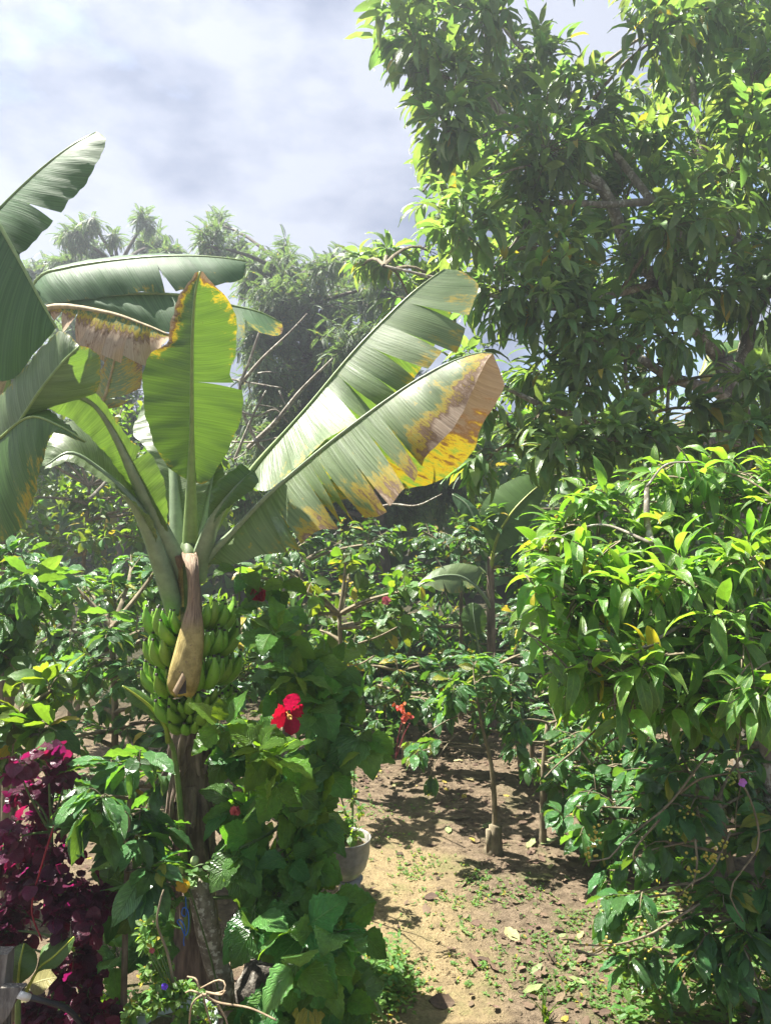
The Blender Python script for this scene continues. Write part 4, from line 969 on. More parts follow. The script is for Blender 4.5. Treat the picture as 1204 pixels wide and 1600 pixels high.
feathery('feathery grey-green tree between the upright banana leaf and the big tree', 450, 13.5,
         [(345, 352, 24), (330, 385, 34), (372, 395, 34), (400, 430, 44), (450, 388, 18), (445, 420, 36), (470, 430, 36), (510, 425, 36), (548, 420, 30), (580, 405, 26), (430, 480, 60), (500, 480, 64), (560, 470, 56), (610, 450, 50), (480, 560, 76), (560, 550, 76), (420, 590, 60), (400, 530, 46), (440, 515, 46), (420, 650, 56), (470, 610, 56), (540, 610, 56), (400, 450, 40), (530, 400, 26), (620, 540, 60), (500, 640, 70), (590, 640, 70), (400, 660, 50), (660, 620, 60)], 52, 12, .27,
         [(455, 760, 13.5), (440, 640, 13.5), (455, 520, 13.5), (460, 440, 13.5)])
feathery('dark feathery tree low behind the torn banana leaf', 600, 11.5,
         [(430, 700, 70), (500, 730, 70), (570, 720, 70), (640, 700, 70), (700, 660, 60), (460, 800, 60), (540, 800, 60), (620, 790, 60), (690, 760, 60), (740, 700, 50), (380, 760, 50)], 53, 7.5, .30,
         [(600, 900, 11.5), (590, 800, 11.5), (580, 720, 11.5)])

# leafless fallen branches caught between the banana plant and the back trees
fb = P(420, 760, 9.5); fb.z = gz(fb.x, fb.y)
D = thing('dead_tree', 'bare dead tree with tangled grey branches leaning behind the upright banana leaf', 'dead tree', fb)
for pts, rr in [([(420, 1050, 9.5), (440, 760, 9.4), (400, 690, 9.2), (372, 620, 9.1), (388, 570, 9.0), (412, 500, 9.0)], (.07, .04, .025, .014)), ([(388, 700, 9.2), (430, 660, 9.0), (470, 610, 9.0), (520, 560, 8.9)], (.035, .03, .02, .012)),
                ([(376, 600, 9.1), (410, 560, 9.0), (452, 520, 9.0), (480, 490, 9.0)], (.025, .015, .008)), ([(350, 590, 9.2), (380, 596, 9.1), (440, 606, 9.0)], (.014, .008)), ([(372, 640, 9.1), (400, 650, 9.0), (430, 640, 9.0), (450, 660, 9.0)], (.018, .008)),
                ([(352, 690, 9.2), (400, 690, 9.1), (450, 680, 9.0)], (.015, .008)), ([(366, 720, 9.1), (395, 650, 9.0), (416, 610, 9.0)], (.02, .01)), ([(140, 780, 8.2), (200, 720, 8.5), (240, 700, 8.6)], (.02, .01)), ([(570, 800, 7.6), (610, 788, 7.4), (650, 790, 7.3), (690, 772, 7.2)], (.012, .012, .006))]:
    obj('branch', to_mesh(tube(catmull(PP(pts), 18), rr, 6), 'branch', MT['bark']), D)
rng = random.Random(55)
for k in range(9):
    a = P(rng.uniform(350, 470), rng.uniform(520, 730), rng.uniform(8.8, 9.6)); b = a + Vector((rng.uniform(-.4, .5), rng.uniform(-.2, .2), rng.uniform(-.35, .4)))
    obj('branch', to_mesh(tube(curve_pts(a, b, rng.uniform(-.06, .06), 5), (.010, .004), 5), 'branch', MT['bark']), D)
# ------------------------------------------------------------------ shrubs: helper with ground-based root
def root_at(px, d):
    b = P(px, 800, d); b.z = gz(b.x, b.y); return b

def zb(lst, d, j, seed, k=1.2):
    rng = random.Random(seed)
    return [(x, y, r, d + rng.uniform(-j, j), r * d / F * k) for x, y, r in lst]

def shrub(name, label, cat, group, px, d, top, blobs, key, L, seed, j=.3, rb=1.2, tr=(.03, .018), slope=0.0, **kw):
    b = root_at(px, d); ym = sum(q[1] for q in blobs) / len(blobs)
    tk = [(b.x, b.y, b.z - .04)] + PP([(p[0], p[1], p[2] if len(p) > 2 else d) for p in top])
    return plant(name, label, cat, group, b, tk, [(q[0], q[1], q[2], q[3] - slope * (q[1] - ym) / 100.0) + q[4:] for q in zb(blobs, d, j, seed, rb)], key, L, seed=seed, trunk_r=tr, **kw)

def berries(root, px, py, d, n, seed, spread=.02, line=None):
    rng = random.Random(seed); gs = []
    s = lathe([(0, -.5), (.3, -.42), (.48, -.15), (.5, .1), (.35, .38), (.08, .5), (0, .5)], 8)
    c = P(px, py, d)
    for _ in range(n):
        r = rng.uniform(.010, .015); q = c + Vector((rng.gauss(0, spread), rng.gauss(0, spread * .7), rng.gauss(0, spread * (1.5 if line else .8))))
        gs.append(xf(s, Matrix.Translation(q) @ Matrix.Rotation(rng.uniform(0, 3), 4, 'X') @ Matrix.Diagonal((r, r, r, 1))))
    obj('berry_cluster', to_mesh(merge(gs), 'berry_cluster', MT['berry']), root, kind='stuff')

def branch(root, pts, r, mat='twig', name='branch', sides=6):
    obj(name, to_mesh(tube(catmull(PP(pts), 18), r, sides), name, MT[mat]), root)

# far wood behind everything, one mass of foliage over a low rise
rng = random.Random(60); Ms = []
for _ in range(15000):
    d = rng.uniform(17, 27); x = rng.uniform(-.72, .75) * d; top = 2.6 + 2.2 * (.5 + .5 * mnoise.noise(Vector((x * .25, d * .3, 0)))) + .06 * (d - 17)
    z = gz(x, d) + top * rng.random() ** .7
    Ms.append(leaf_matrix(Vector((x, d, z)), Vector((rng.gauss(0, 1), rng.gauss(0, 1) - .6, rng.gauss(0, .6) - .3)), Vector((rng.gauss(0, .6), rng.gauss(-.3, .6), 1)), rng.uniform(.35, .75)))
gs = [inst(PR['bush'][k][0], Ms[k::5]) for k in range(5)]
o = obj('distant_wood', to_mesh(merge(gs), 'distant_wood', MT['bush']), kind='stuff'); o['label'] = 'dense green wood far behind the garden trees'; o['category'] = 'woods'

# back bushes (about 8-11 m)
shrub('shrub', 'small-leaved leafy shrub mass at the back left, under the arching banana leaves', 'shrub', None, 120, 8.6, [(130, 900), (140, 760)],
      [(40, 700, 60), (110, 690, 60), (180, 700, 60), (240, 700, 50), (30, 780, 60), (100, 780, 60), (170, 780, 60), (240, 780, 60), (300, 790, 50), (60, 850, 60), (140, 850, 60), (210, 840, 60), (190, 640, 40), (20, 640, 50), (350, 800, 50), (330, 730, 40)],
      'bush', .13, 61, j=.7, dens=4.2, nl=9, grav=.3, limit=120, twig=.4, tilt=1.1)
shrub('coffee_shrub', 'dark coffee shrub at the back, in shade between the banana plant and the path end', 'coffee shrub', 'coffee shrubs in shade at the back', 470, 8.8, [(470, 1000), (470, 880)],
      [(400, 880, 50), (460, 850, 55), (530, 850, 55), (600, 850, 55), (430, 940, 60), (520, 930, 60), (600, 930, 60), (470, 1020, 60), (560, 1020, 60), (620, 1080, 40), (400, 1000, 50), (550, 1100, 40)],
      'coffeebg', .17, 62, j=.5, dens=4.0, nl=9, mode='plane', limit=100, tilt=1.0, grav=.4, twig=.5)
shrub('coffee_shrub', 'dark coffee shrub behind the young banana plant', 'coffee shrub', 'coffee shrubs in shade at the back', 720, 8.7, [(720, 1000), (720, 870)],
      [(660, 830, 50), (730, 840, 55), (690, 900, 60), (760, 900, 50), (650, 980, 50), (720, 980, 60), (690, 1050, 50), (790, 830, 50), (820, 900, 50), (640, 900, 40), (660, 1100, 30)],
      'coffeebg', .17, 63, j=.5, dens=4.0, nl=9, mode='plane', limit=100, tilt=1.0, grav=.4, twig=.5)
shrub('coffee_shrub', 'coffee shrub with lit top leaves between the young banana and the bright tree', 'coffee shrub', None, 830, 7.4, [(830, 1080), (830, 960)],
      [(820, 985, 40), (860, 1020, 45), (800, 1040, 40), (850, 1080, 50), (800, 1100, 35), (880, 960, 40), (900, 1090, 50), (840, 940, 34), (920, 1020, 40)],
      'coffeebg', .17, 64, slope=.2, j=.4, dens=4.2, nl=9, mode='plane', limit=140, tilt=1.0, grav=.4, twig=.4)
shrub('coffee_shrub', 'coffee shrub with pale shining leaves at the far end of the path', 'coffee shrub', None, 630, 7.3, [(630, 1120), (625, 1050)],
      [(620, 1045, 32), (650, 1070, 30), (590, 1070, 30), (625, 1095, 28), (570, 1040, 26), (660, 1040, 24)],
      'coffeebg', .16, 65, j=.25, dens=5.0, nl=9, mode='plane', limit=140, tilt=1.0, grav=.35, twig=.3, tr=(.02, .01))
shrub('shrub', 'leafy shrub in the shade under the big tree, at the back right', 'shrub', None, 1000, 10.2, [(1000, 900), (1000, 760)],
      [(820, 740, 60), (900, 760, 60), (980, 740, 60), (1060, 740, 60), (1140, 740, 60), (860, 830, 60), (960, 830, 60), (1060, 830, 60), (1160, 830, 60), (760, 800, 50), (1190, 690, 40), (1000, 900, 80), (1120, 920, 80), (900, 900, 60), (1220, 900, 70), (800, 650, 36), (1300, 760, 80), (1380, 840, 80), (1300, 920, 80), (1450, 760, 80), (1450, 920, 80)],
      'bush', .17, 66, j=.8, dens=3.4, nl=9, limit=100, twig=.5)
# middle row (about 5-6.5 m)
root, _ = shrub('hibiscus_shrub', 'sunny yellow-green hibiscus shrub behind the red-flowered one, one small pink flower on it', 'shrub', None, 540, 6.5, [(535, 1080), (530, 960)],
      [(480, 925, 40), (545, 890, 30), (560, 945, 45), (620, 925, 38), (500, 985, 45), (600, 985, 42), (640, 960, 26), (545, 1035, 36), (450, 965, 34), (400, 900, 26), (440, 890, 24), (655, 920, 20), (540, 865, 14)],
      'broad', .165, 67, slope=.25, j=.35, dens=3.4, nl=7, limit=300, tilt=1.1, grav=.35, twig=.4)
fp = P(603, 938, 6.05)
Ms = [leaf_matrix(fp, Vector((math.cos(a), -.4, math.sin(a))), Vector((0, -1, .3)), .045) for a in (0, 1.3, 2.5, 3.8, 5)]
pet_g = leaf_geo(lambda s: .40 * math.sin(math.pi * s ** 1.3) ** .6, 6, 5, .1, -.5, .06, 0, 0, 3)
pf = obj('flower', to_mesh(inst(pet_g, Ms), 'flower', MT['pinkbud']), root, label='small pink flower')
branch(root, [(560, 1005, 6.3), (590, 995, 6.1), (620, 980, 5.9)], (.008, .006))
branch(root, [(520, 1045, 6.3), (560, 1038, 6.1), (584, 1025, 5.9)], (.008, .006))
shrub('coffee_shrub', 'coffee shrub with glossy leaves left of the banana bunch', 'coffee shrub', None, 170, 5.3, [(180, 1150), (175, 980)],
      [(205, 880, 34), (225, 920, 30), (180, 930, 44), (130, 920, 44), (170, 985, 44), (110, 985, 40), (220, 985, 30), (150, 1040, 46), (90, 1050, 40), (210, 1050, 40), (150, 1100, 40), (100, 900, 36), (215, 1110, 30), (120, 1150, 40), (190, 1150, 40), (60, 1170, 40), (250, 1130, 30), (250, 880, 20)],
      'coffee', .16, 68, slope=.2, j=.35, dens=3.9, nl=8, mode='plane', limit=300, tilt=1.05, grav=.35, twig=.4)
shrub('leafy_shrub', 'broad-leaved shrub at the left edge above the maroon plant', 'shrub', None, 10, 3.9, [(10, 1300), (15, 1000)],
      [(20, 870, 40), (50, 905, 44), (20, 950, 44), (60, 975, 40), (10, 1020, 40), (40, 1040, 30), (85, 880, 24), (-30, 900, 60), (-30, 1000, 60)],
      'coffee', .165, 69, j=.25, dens=3.2, nl=7, limit=260, tilt=1.05, grav=.35, twig=.35)
shrub('leafy_shrub', 'low plant with pale oval leaves at the left edge, just over the maroon leaves', 'shrub', None, 20, 3.4, [(20, 1300), (25, 1120)],
      [(40, 1060, 40), (80, 1080, 34), (30, 1120, 40), (80, 1150, 36), (20, 1170, 34), (60, 1190, 20), (-20, 1100, 50)],
      'broad', .155, 70, j=.2, dens=3.0, nl=6, limit=260, tilt=1.05, grav=.25, twig=.3, tr=(.02, .01))
# front left: dark glossy coffee plant by the dry banana stem
shrub('coffee_shrub', 'dark glossy coffee plant with wavy leaves just left of the dry banana stem', 'coffee shrub', None, 190, 3.05, [(195, 1500), (200, 1300), (205, 1220)],
      [(220, 1194, 28), (200, 1215, 30), (160, 1245, 34), (190, 1275, 36), (222, 1266, 24), (240, 1310, 34), (205, 1330, 28), (150, 1300, 26), (120, 1285, 24), (250, 1360, 20), (225, 1370, 22), (170, 1200, 24)],
      'coffee', .185, 71, j=.14, dens=3.0, nl=6, mode='plane', limit=220, tilt=1.0, grav=.5, twig=.26, tr=(.016, .008), limb_r=.008)

# ------------------------------------------------------------------ the red-flowered hibiscus in front
HB = [(428, 990, 34), (470, 1010, 42), (520, 1030, 42), (545, 1080, 40), (500, 1090, 42), (450, 1075, 26), (575, 1145, 26), (530, 1140, 40), (480, 1150, 36), (410, 1160, 34), (360, 1175, 22), (390, 1190, 36),
      (440, 1215, 44), (510, 1210, 42), (380, 1255, 40), (364, 1262, 22), (450, 1280, 44), (500, 1280, 34), (400, 1330, 44), (450, 1355, 42), (485, 1345, 30), (374, 1325, 22), (392, 1400, 26), (420, 1420, 44), (480, 1420, 42), (530, 1425, 32),
      (392, 1455, 22), (480, 1480, 42), (530, 1480, 40), (555, 1520, 28), (500, 1545, 44), (545, 1560, 40), (470, 1590, 40), (405, 1600, 24), (520, 1620, 50), (430, 1590, 26), (150, 1392, 20), (185, 1425, 24)]
hb = root_at(430, 3.35)
rng = random.Random(80)
HB3 = [(x, y, r, 3.10 + rng.uniform(-.18, .35) - (.18 if y > 1450 else 0), r * 3.1 / F * 1.5) for x, y, r in HB]
trk = [(hb.x, hb.y, hb.z - .04)] + PP([(430, 1500, 3.35), (440, 1300, 3.32), (450, 1100, 3.3)])
def is_young(M, s): return (s > .72 and (math.sin(M.translation.x * 61 + M.translation.z * 37) > (-.4 if M.translation.z > 1.3 else .45)))
HR, HI = plant('hibiscus_shrub', 'dense dark hibiscus shrub with toothed leaves and one open red flower', 'shrub', None, hb, trk, HB3, 'hib', .18, mode='alt', dens=1.75, nl=6, tilt=1.15, grav=.55, twig=.30, s0=.1,
      limb_r=.010, twig_r=.0035, mat='greenstem', trunkmat='bark', limit=300, seed=81, shell=.2, trunk_r=(.03, .018), out=Vector((0, -1, 0)), young=is_young, upb=.55, jit=.3)
# extra lit shoots with fresh leaves
for (px, py, d, k) in ((342, 1132, 2.66, 6), (398, 1168, 2.62, 7), (432, 1180, 2.62, 6), (425, 985, 3.0, 6), (460, 1050, 2.95, 5), (428, 1225, 2.64, 3)):
    rng = random.Random(px); c = P(px, py, d); st = c + Vector((rng.uniform(-.02, .06), .34, -.22)); tw = curve_pts(st, c, .02, 4)
    branch_g = tube(tw, (.004, .003), 5); obj('shoot', to_mesh(branch_g, 'shoot', MT['greenstem']), HR)
    for M, sz, s in twig_leaves(tw, 'alt', k + 2, .145, 1.2, .15, .62, rng, 1.1, .25, Vector((0, -.8, 0))):
        obj('leaf', PR['hib'][rng.randrange(6)][1][1], HR, M, label='fresh light green leaf')
# the open flower
fc = P(448, 1112, 2.86); ax = Vector((.35, -1, -.25)).normalized()
fl = obj('flower', to_mesh(tube([fc - ax * -.0 + Vector((0, .05, -.01)), fc + Vector((0, .01, 0)), fc], (.007, .010, .014), 8), 'flower_tube', MT['greenstem']), HR, label='open red flower with ruffled petals')
e1 = ax.cross(Z).normalized(); e2 = e1.cross(ax)
for k in range(5):
    a = .5 + k * 2 * math.pi / 5; rdv = e1 * math.cos(a) + e2 * math.sin(a)
    pg = leaf_geo(lambda s: .37 * math.sin(math.pi * min(.90, s ** 1.6 * .88 + .04)) ** .8, 12, 11, -.15 + .15 * (k % 3), -.3 + .8 * (k % 3), .10, .07, 0, 3.3 + .9 * k, .06, k)
    obj('petal', to_mesh(pg, 'petal', MT['red']), under=fl, M=leaf_matrix(fc, (rdv * (1.0) + ax * (.55 - .3 * (k % 3)) + Vector((0, 0, -.12))), ax, .074 + .010 * (k % 2)))
pis = catmull([fc, fc + ax * .03 + Vector((0, 0, .004)), fc + ax * .065 + Vector((.004, 0, .002))], 8)
obj('stamen_column', to_mesh(merge([tube(pis, (.004, .0025), 6)] + [tube([pis[5], pis[5] + np.array([.009 * math.cos(a), -.006, .009 * math.sin(a)])], (.001, .0024), 4) for a in np.linspace(0, 6, 12)]), 'stamen_column', MT['stamen']), under=fl)
def bud(root, px, py, d, mat, r, n, label, down=0):
    c = P(px, py, d); rng = random.Random(px); gs = []
    for k in range(n):
        a = k * 2.4; dv = Vector((math.cos(a) * .5, -.5 + .4 * math.sin(a), (.9 if not down else -.9) + rng.uniform(-.3, .2)))
        g = leaf_geo(lambda s: .34 * math.sin(math.pi * s ** .9) ** .7, 6, 5, .5, .9, .05, 0, 0, 3)
        gs.append(xf(g, leaf_matrix(c, dv, Vector((math.cos(a), math.sin(a), .2)), r * rng.uniform(.8, 1.1))))
    return obj('flower_bud', to_mesh(merge(gs), 'flower_bud', MT[mat]), root, label=label)
bud(HR, 404, 938, 3.2, 'redbud', .075, 8, 'dark red closed flower hanging near the banana leaf')
branch(HR, [(402, 1010, 3.22), (400, 970, 3.2), (404, 934, 3.2)], (.004, .003), 'greenstem', 'flower_stalk')
branch(HR, [(375, 1000, 3.24), (374, 930, 3.2), (376, 880, 3.18)], (.005, .003), 'greenstem', 'shoot')
for (px, py, d, L, mt) in ((372, 885, 3.2, .12, 1), (395, 893, 3.22, .13, 0), (440, 905, 3.3, .14, 1), (410, 935, 3.25, .14, 0), (394, 955, 3.2, .10, 1), (440, 950, 3.3, .15, 0), (420, 915, 3.3, .12, 0)):
    rng = random.Random(px + 1)
    for q in range(2):
        obj('leaf', PR['hib'][rng.randrange(6)][1][mt], HR, leaf_matrix(P(px + q * 12, py + q * 6, d), Vector((rng.uniform(-1, 1), -.5, rng.uniform(-.7, .1))), Vector((0, -.6, 1)), L))
bud(HR, 367, 1272, 2.98, 'pinkbud', .045, 9, 'dull pink fading bloom')
bud(HR, 377, 1162, 2.9, 'redbud', .026, 6, 'small red bud among fresh leaves')

shrub('leafy_shrub', 'dark low hibiscus-leaved plant in the shade behind the pale bucket', 'shrub', None, 190, 3.6, [(190, 1640), (195, 1520)],
      [(150, 1480, 26), (190, 1500, 26), (235, 1470, 24), (255, 1430, 20), (160, 1550, 26), (210, 1570, 26), (270, 1500, 22), (300, 1540, 22), (180, 1600, 30), (240, 1610, 30), (120, 1600, 30), (320, 1600, 26), (290, 1450, 16)],
      'hib', .16, 130, j=.12, dens=2.6, nl=6, limit=160, tilt=1.1, grav=.4, twig=.24, tr=(.012, .008), limb_r=.006, mat='greenstem', trunkmat='twig', out=Vector((0, -1, 0)), upb=.7)
# ------------------------------------------------------------------ maroon-leaved plant, bottom left
MB_ = [(30, 1200, 20), (75, 1185, 22), (40, 1240, 24), (85, 1240, 24), (60, 1280, 22), (110, 1200, 20), (100, 1290, 20), (20, 1310, 24), (55, 1330, 28), (100, 1340, 28), (25, 1370, 30), (75, 1390, 30), (130, 1380, 26), (30, 1430, 30), (90, 1440, 30),
       (150, 1440, 26), (130, 1490, 28), (170, 1400, 22), (110, 1530, 30), (60, 1580, 28), (150, 1560, 28), (140, 1600, 28), (180, 1590, 24), (90, 1600, 28), (20, 1480, 24), (215, 1420, 16), (-20, 1350, 40), (-20, 1460, 40)]
MR, _ = shrub('maroon_plant', 'maroon foliage plant with round crinkled leaves, magenta where the sun shines through', 'plant', None, 80, 3.05, [(85, 1500), (80, 1300)], MB_, 'maroon', .066, 82, j=.22, rb=1.6, dens=8.0, nl=8, limit=300,
      tilt=1.15, grav=.35, twig=.16, limb_r=.006, twig_r=.0022, mat='greenstem', trunkmat='greenstem', tr=(.014, .008), jit=.45, s0=.05)
branch(MR, [(85, 1290, 2.86), (66, 1350, 2.84), (50, 1420, 2.84), (66, 1470, 2.84)], (.004, .003), 'redbud', 'stem')

# broad-leaved plant and lumber in the bottom-left corner
LP = root_at(40, 2.95)
bl = thing('broad_leaf_plant', 'plant with two large yellow-green leaves low in the bottom left corner', 'plant', LP)
obj('stem', to_mesh(tube(catmull([tuple(LP), P(30, 1700, 2.9), P(28, 1545, 2.82)], 10), (.016, .010), 7), 'stem', MT['midrib']), bl)
banana_leaf(bl, [(27, 1560, 2.82), (29, 1530, 2.80), (32, 1500, 2.80), (38, 1474, 2.84)], [(27, 1540, 2.81), (8, 1516, 2.82), (8, 1490, 2.86), (34, 1474, 2.86)], [(30, 1540, 2.80), (54, 1518, 2.80), (58, 1492, 2.84), (42, 1474, 2.86)], 'bananayoung', 'midribyellow', (.007, .003), .2, bulge=.06, seed=91, nt=20, ripple=.002)
banana_leaf(bl, [(36, 1560, 2.84), (60, 1515, 2.82), (85, 1494, 2.80), (116, 1464, 2.80)], [(62, 1510, 2.82), (66, 1480, 2.88), (92, 1470, 2.88), (114, 1463, 2.82)], [(66, 1514, 2.80), (88, 1512, 2.78), (108, 1490, 2.78), (118, 1466, 2.79)], 'bananayoung', 'midribyellow', (.007, .003), .3, bulge=.06, seed=92, nt=20, ripple=.002)
def lean_plank(pts, w, th, mat):
    c = catmull(PP(pts), 12); rows = []
    for i, p in enumerate(c):
        wob = .006 * math.sin(i * 1.7)
        rows.append([p + np.array([-w, -th, 0]), p + np.array([w + wob, -th * .7, 0]), p + np.array([w, th, 0]), p + np.array([-w, th, 0]), p + np.array([-w, -th, 0])])
    g = grid(np.array(rows)); k = len(g.v)
    lv = list(g.lv) + [0, 3, 2, 1] + [k - 5, k - 4, k - 3, k - 2]; lt = list(g.lt) + [4, 4]; uv = list(map(tuple, g.uv)) + [(0, 0)] * 8
    return G(g.v, lv, lt, uv)
single('timber_post', to_mesh(lean_plank([(-8, 1900, 2.75), (-4, 1600, 2.72), (2, 1486, 2.74)], .035, .03, 0), 'timber_post', MT['greywood'], False), 'grey weathered timber post leaning at the bottom left corner', 'post')
single('timber_board', to_mesh(lean_plank([(-70, 1690, 2.68), (-8, 1590, 2.66), (22, 1540, 2.68)], .04, .015, 0), 'timber_board', MT['greywood'], False), 'split grey board lying against the timber post in the corner', 'board')
pp = thing('garden_pipe', 'white plastic pipe end fitted over a black hose by the timber post', 'pipe', P(20, 1555, 2.66))
obj('pipe_end', to_mesh(tube(PP([(30, 1554, 2.66), (46, 1559, 2.68)]), (.013, .013), 12), 'pipe_end', MT['pvc']), pp)
obj('hose', to_mesh(tube(catmull(PP([(46, 1558, 2.68), (66, 1563, 2.70), (120, 1590, 2.78), (180, 1700, 2.9)]), 14), (.010, .010), 9), 'hose', MT['rubber_and_mouth_shade']), pp)
single('fallen_leaf', PR['fallyellow'][0][1][0], 'large pale dry leaf caught behind the two yellow-green leaves', 'fallen leaf', leaf_matrix(P(42, 1540, 2.88), Vector((1, -.2, .45)), Vector((-.3, -.7, .6)), .13, 0, 1.9))

# ------------------------------------------------------------------ grey post with twine and a fruiting creeper on it
PB = root_at(350, 3.12)
gp_ = catmull([(PB.x + .02, PB.y, PB.z - .1), P(352, 1560, 3.12), P(336, 1500, 3.10), P(320, 1430, 3.09), P(308, 1372, 3.09)], 26)
single('tree_stub', to_mesh(roughen(tube(gp_, (.040, .038, .038, .040, .046, .048, .044), 16), .006, 16), 'tree_stub', MT['lichenbark']), 'pale lichen-covered tree stub, tapering downwards, beside the hibiscus', 'tree stub')
CR = thing('creeper', 'creeper with small green fruits growing over the top of the pale stub', 'plant', P(310, 1372, 3.05))
branch(CR, [(352, 1600, 3.02), (330, 1500, 3.03), (300, 1400, 3.02), (290, 1366, 3.02), (310, 1352, 3.02), (330, 1350, 3.02)], (.004, .003), 'greenstem', 'stem')
branch(CR, [(290, 1366, 3.02), (262, 1375, 3.0), (240, 1405, 2.98), (226, 1420, 2.98)], (.003, .002), 'twig', 'stem')
sph = lathe([(0, -.55), (.28, -.48), (.47, -.2), (.5, .08), (.40, .35), (.16, .5), (0, .52)], 14)
for px, py, r in ((279, 1358, .036), (304, 1345, .032), (312, 1364, .030), (224, 1416, .036), (300, 1382, .026)):
    obj('fruit', to_mesh(sph, 'fruit', MT['greenfruit']) if 'gf' not in globals() else gf, CR, Matrix.Translation(P(px, py, 3.0)) @ Matrix.Rotation(.3, 4, 'Y') @ Matrix.Diagonal((r, r, r * 1.15, 1)))
rng = random.Random(93); Ms = []
for k in range(34):
    px, py = rng.choice([(325, 1355), (345, 1350), (335, 1370), (285, 1395), (270, 1400), (300, 1365), (232, 1400), (262, 1388)])
    obj('leaf', PR['herb'][k % 4][1][0], CR, leaf_matrix(P(px + rng.uniform(-16, 16), py + rng.uniform(-10, 12), 3.0 + rng.uniform(-.03, .05)), Vector((rng.uniform(-1, 1), -.5, rng.uniform(-.6, .6))), Vector((0, -.5, 1)), rng.uniform(.035, .065)))
yfl = [leaf_matrix(P(287, 1381, 2.96), Vector((math.cos(a), -.4, math.sin(a))), Vector((0, -1, .2)), .035) for a in (0, 1.25, 2.5, 3.8, 5)]
obj('flower', to_mesh(inst(pet_g, yfl), 'flower', MT['yellowpetal']), CR, label='small yellow flower')
tw1 = catmull(PP([(290, 1400, 3.0), (291, 1430, 2.98), (284, 1428, 2.97), (287, 1418, 2.97), (294, 1424, 2.97), (295, 1448, 2.97), (290, 1462, 2.97), (284, 1450, 2.97), (277, 1440, 2.97), (282, 1437, 2.97), (289, 1450, 2.97), (287, 1470, 2.98), (288, 1478, 2.98)]), 60)
single('twine', to_mesh(tube(tw1, (.0024, .0024), 6), 'twine', MT['twine']), 'knotted bright blue twine hanging beside the pale stub', 'twine')
RB = root_at(425, 3.25)
single('old_stump', to_mesh(roughen(tube(catmull([(RB.x, RB.y + .1, RB.z - .05), P(420, 1640, 3.2), P(412, 1570, 3.18), P(420, 1500, 3.2)], 18), (.17, .15, .12, .085), 20), .045, 9), 'old_stump', MT['rock']), 'rough dark grey old stump under the hibiscus leaves', 'stump')

# bucket of herbs
bc = P(275, 1596, 2.64); gzb = gz(bc.x, bc.y)
bk = thing('bucket', 'pale grey bucket planted with small-leaved herbs at the bottom edge', 'bucket', (bc.x, bc.y, gzb))
hh = bc.z - gzb
obj('shell', to_mesh(lathe([(0, .0), (.105, 0), (.112, .01), (.134, hh - .02), (.142, hh - .015), (.142, hh), (.136, hh + .004), (.130, hh - .01), (.124, hh - .06), (0, hh - .07)], 40, (bc.x, bc.y, gzb)), 'shell', MT['bucket']), bk)
obj('soil', to_mesh(lathe([(.126, hh - .045), (.07, hh - .03), (0, hh - .025)], 24, (bc.x, bc.y, gzb)), 'soil', MT['ground']), bk)
def herb(label, px, d, zb_, blobs, L, seed, cat='plant', dens=9, limit=300, flowers=(), base=None, nl=9, twig=.12, name='herb_plant', j=.08):
    b = base if base is not None else root_at(px, d)
    rng = random.Random(seed)
    r_, it = plant(name, label, cat, None, b, [tuple(b), tuple(Vector(b) + Vector((0, 0, .10)))] if zb_ is None else [tuple(b)] + PP(zb_), zb(blobs, d, j, seed, 1.3), 'herb', L, seed=seed, mode='opp', dens=dens, nl=nl, tilt=1.1, grav=.1, twig=twig, limb_r=.003, twig_r=.0016,
           mat='greenstem', trunkmat='greenstem', trunk_r=(.006, .004), limit=limit, upb=1.2, shell=.15)
    for fx, fy, fd, mt, s in flowers:
        Ms = [leaf_matrix(P(fx, fy, fd), Vector((math.cos(a), -.35, math.sin(a))), Vector((0, -1, .2)), s) for a in (0, 1.25, 2.5, 3.8, 5)]
        obj('flower', to_mesh(inst(pet_g, Ms), 'flower', MT[mt]), r_)
    return r_
herb('small-leaved herb filling the pale bucket, with one violet flower', 275, 2.64, [(275, 1560, 2.64)], [(215, 1570, 16), (240, 1560, 18), (265, 1555, 18), (290, 1550, 16), (250, 1580, 18), (225, 1530, 14), (240, 1510, 14), (230, 1480, 14), (250, 1480, 12), (235, 1450, 16), (225, 1460, 12), (310, 1570, 12), (280, 1580, 14), (262, 1530, 12), (200, 1590, 12), (300, 1590, 12), (330, 1590, 14)],
     .034, 94, flowers=[(258, 1540, 2.54, 'violet', .014), (238, 1484, 2.56, 'pinkbud', .012)], base=(bc.x, bc.y, gzb + hh - .04), dens=24)
stt = P(274, 1560, 3.0)
single('dry_stem', to_mesh(tube(catmull(PP([(272, 1600, 2.64), (272, 1545, 2.64), (262, 1490, 2.63), (246, 1445, 2.62), (250, 1410, 2.62), (256, 1390, 2.63)]), 24), (.006, .005, .003), 6), 'dry_stem', MT['twig']), 'thin brown bare stem rising out of the bucket', 'stem')
st_ = thing('straw_knot', 'knot of dry straw loops lying on the bucket rim', 'straw', P(320, 1556, 2.59))
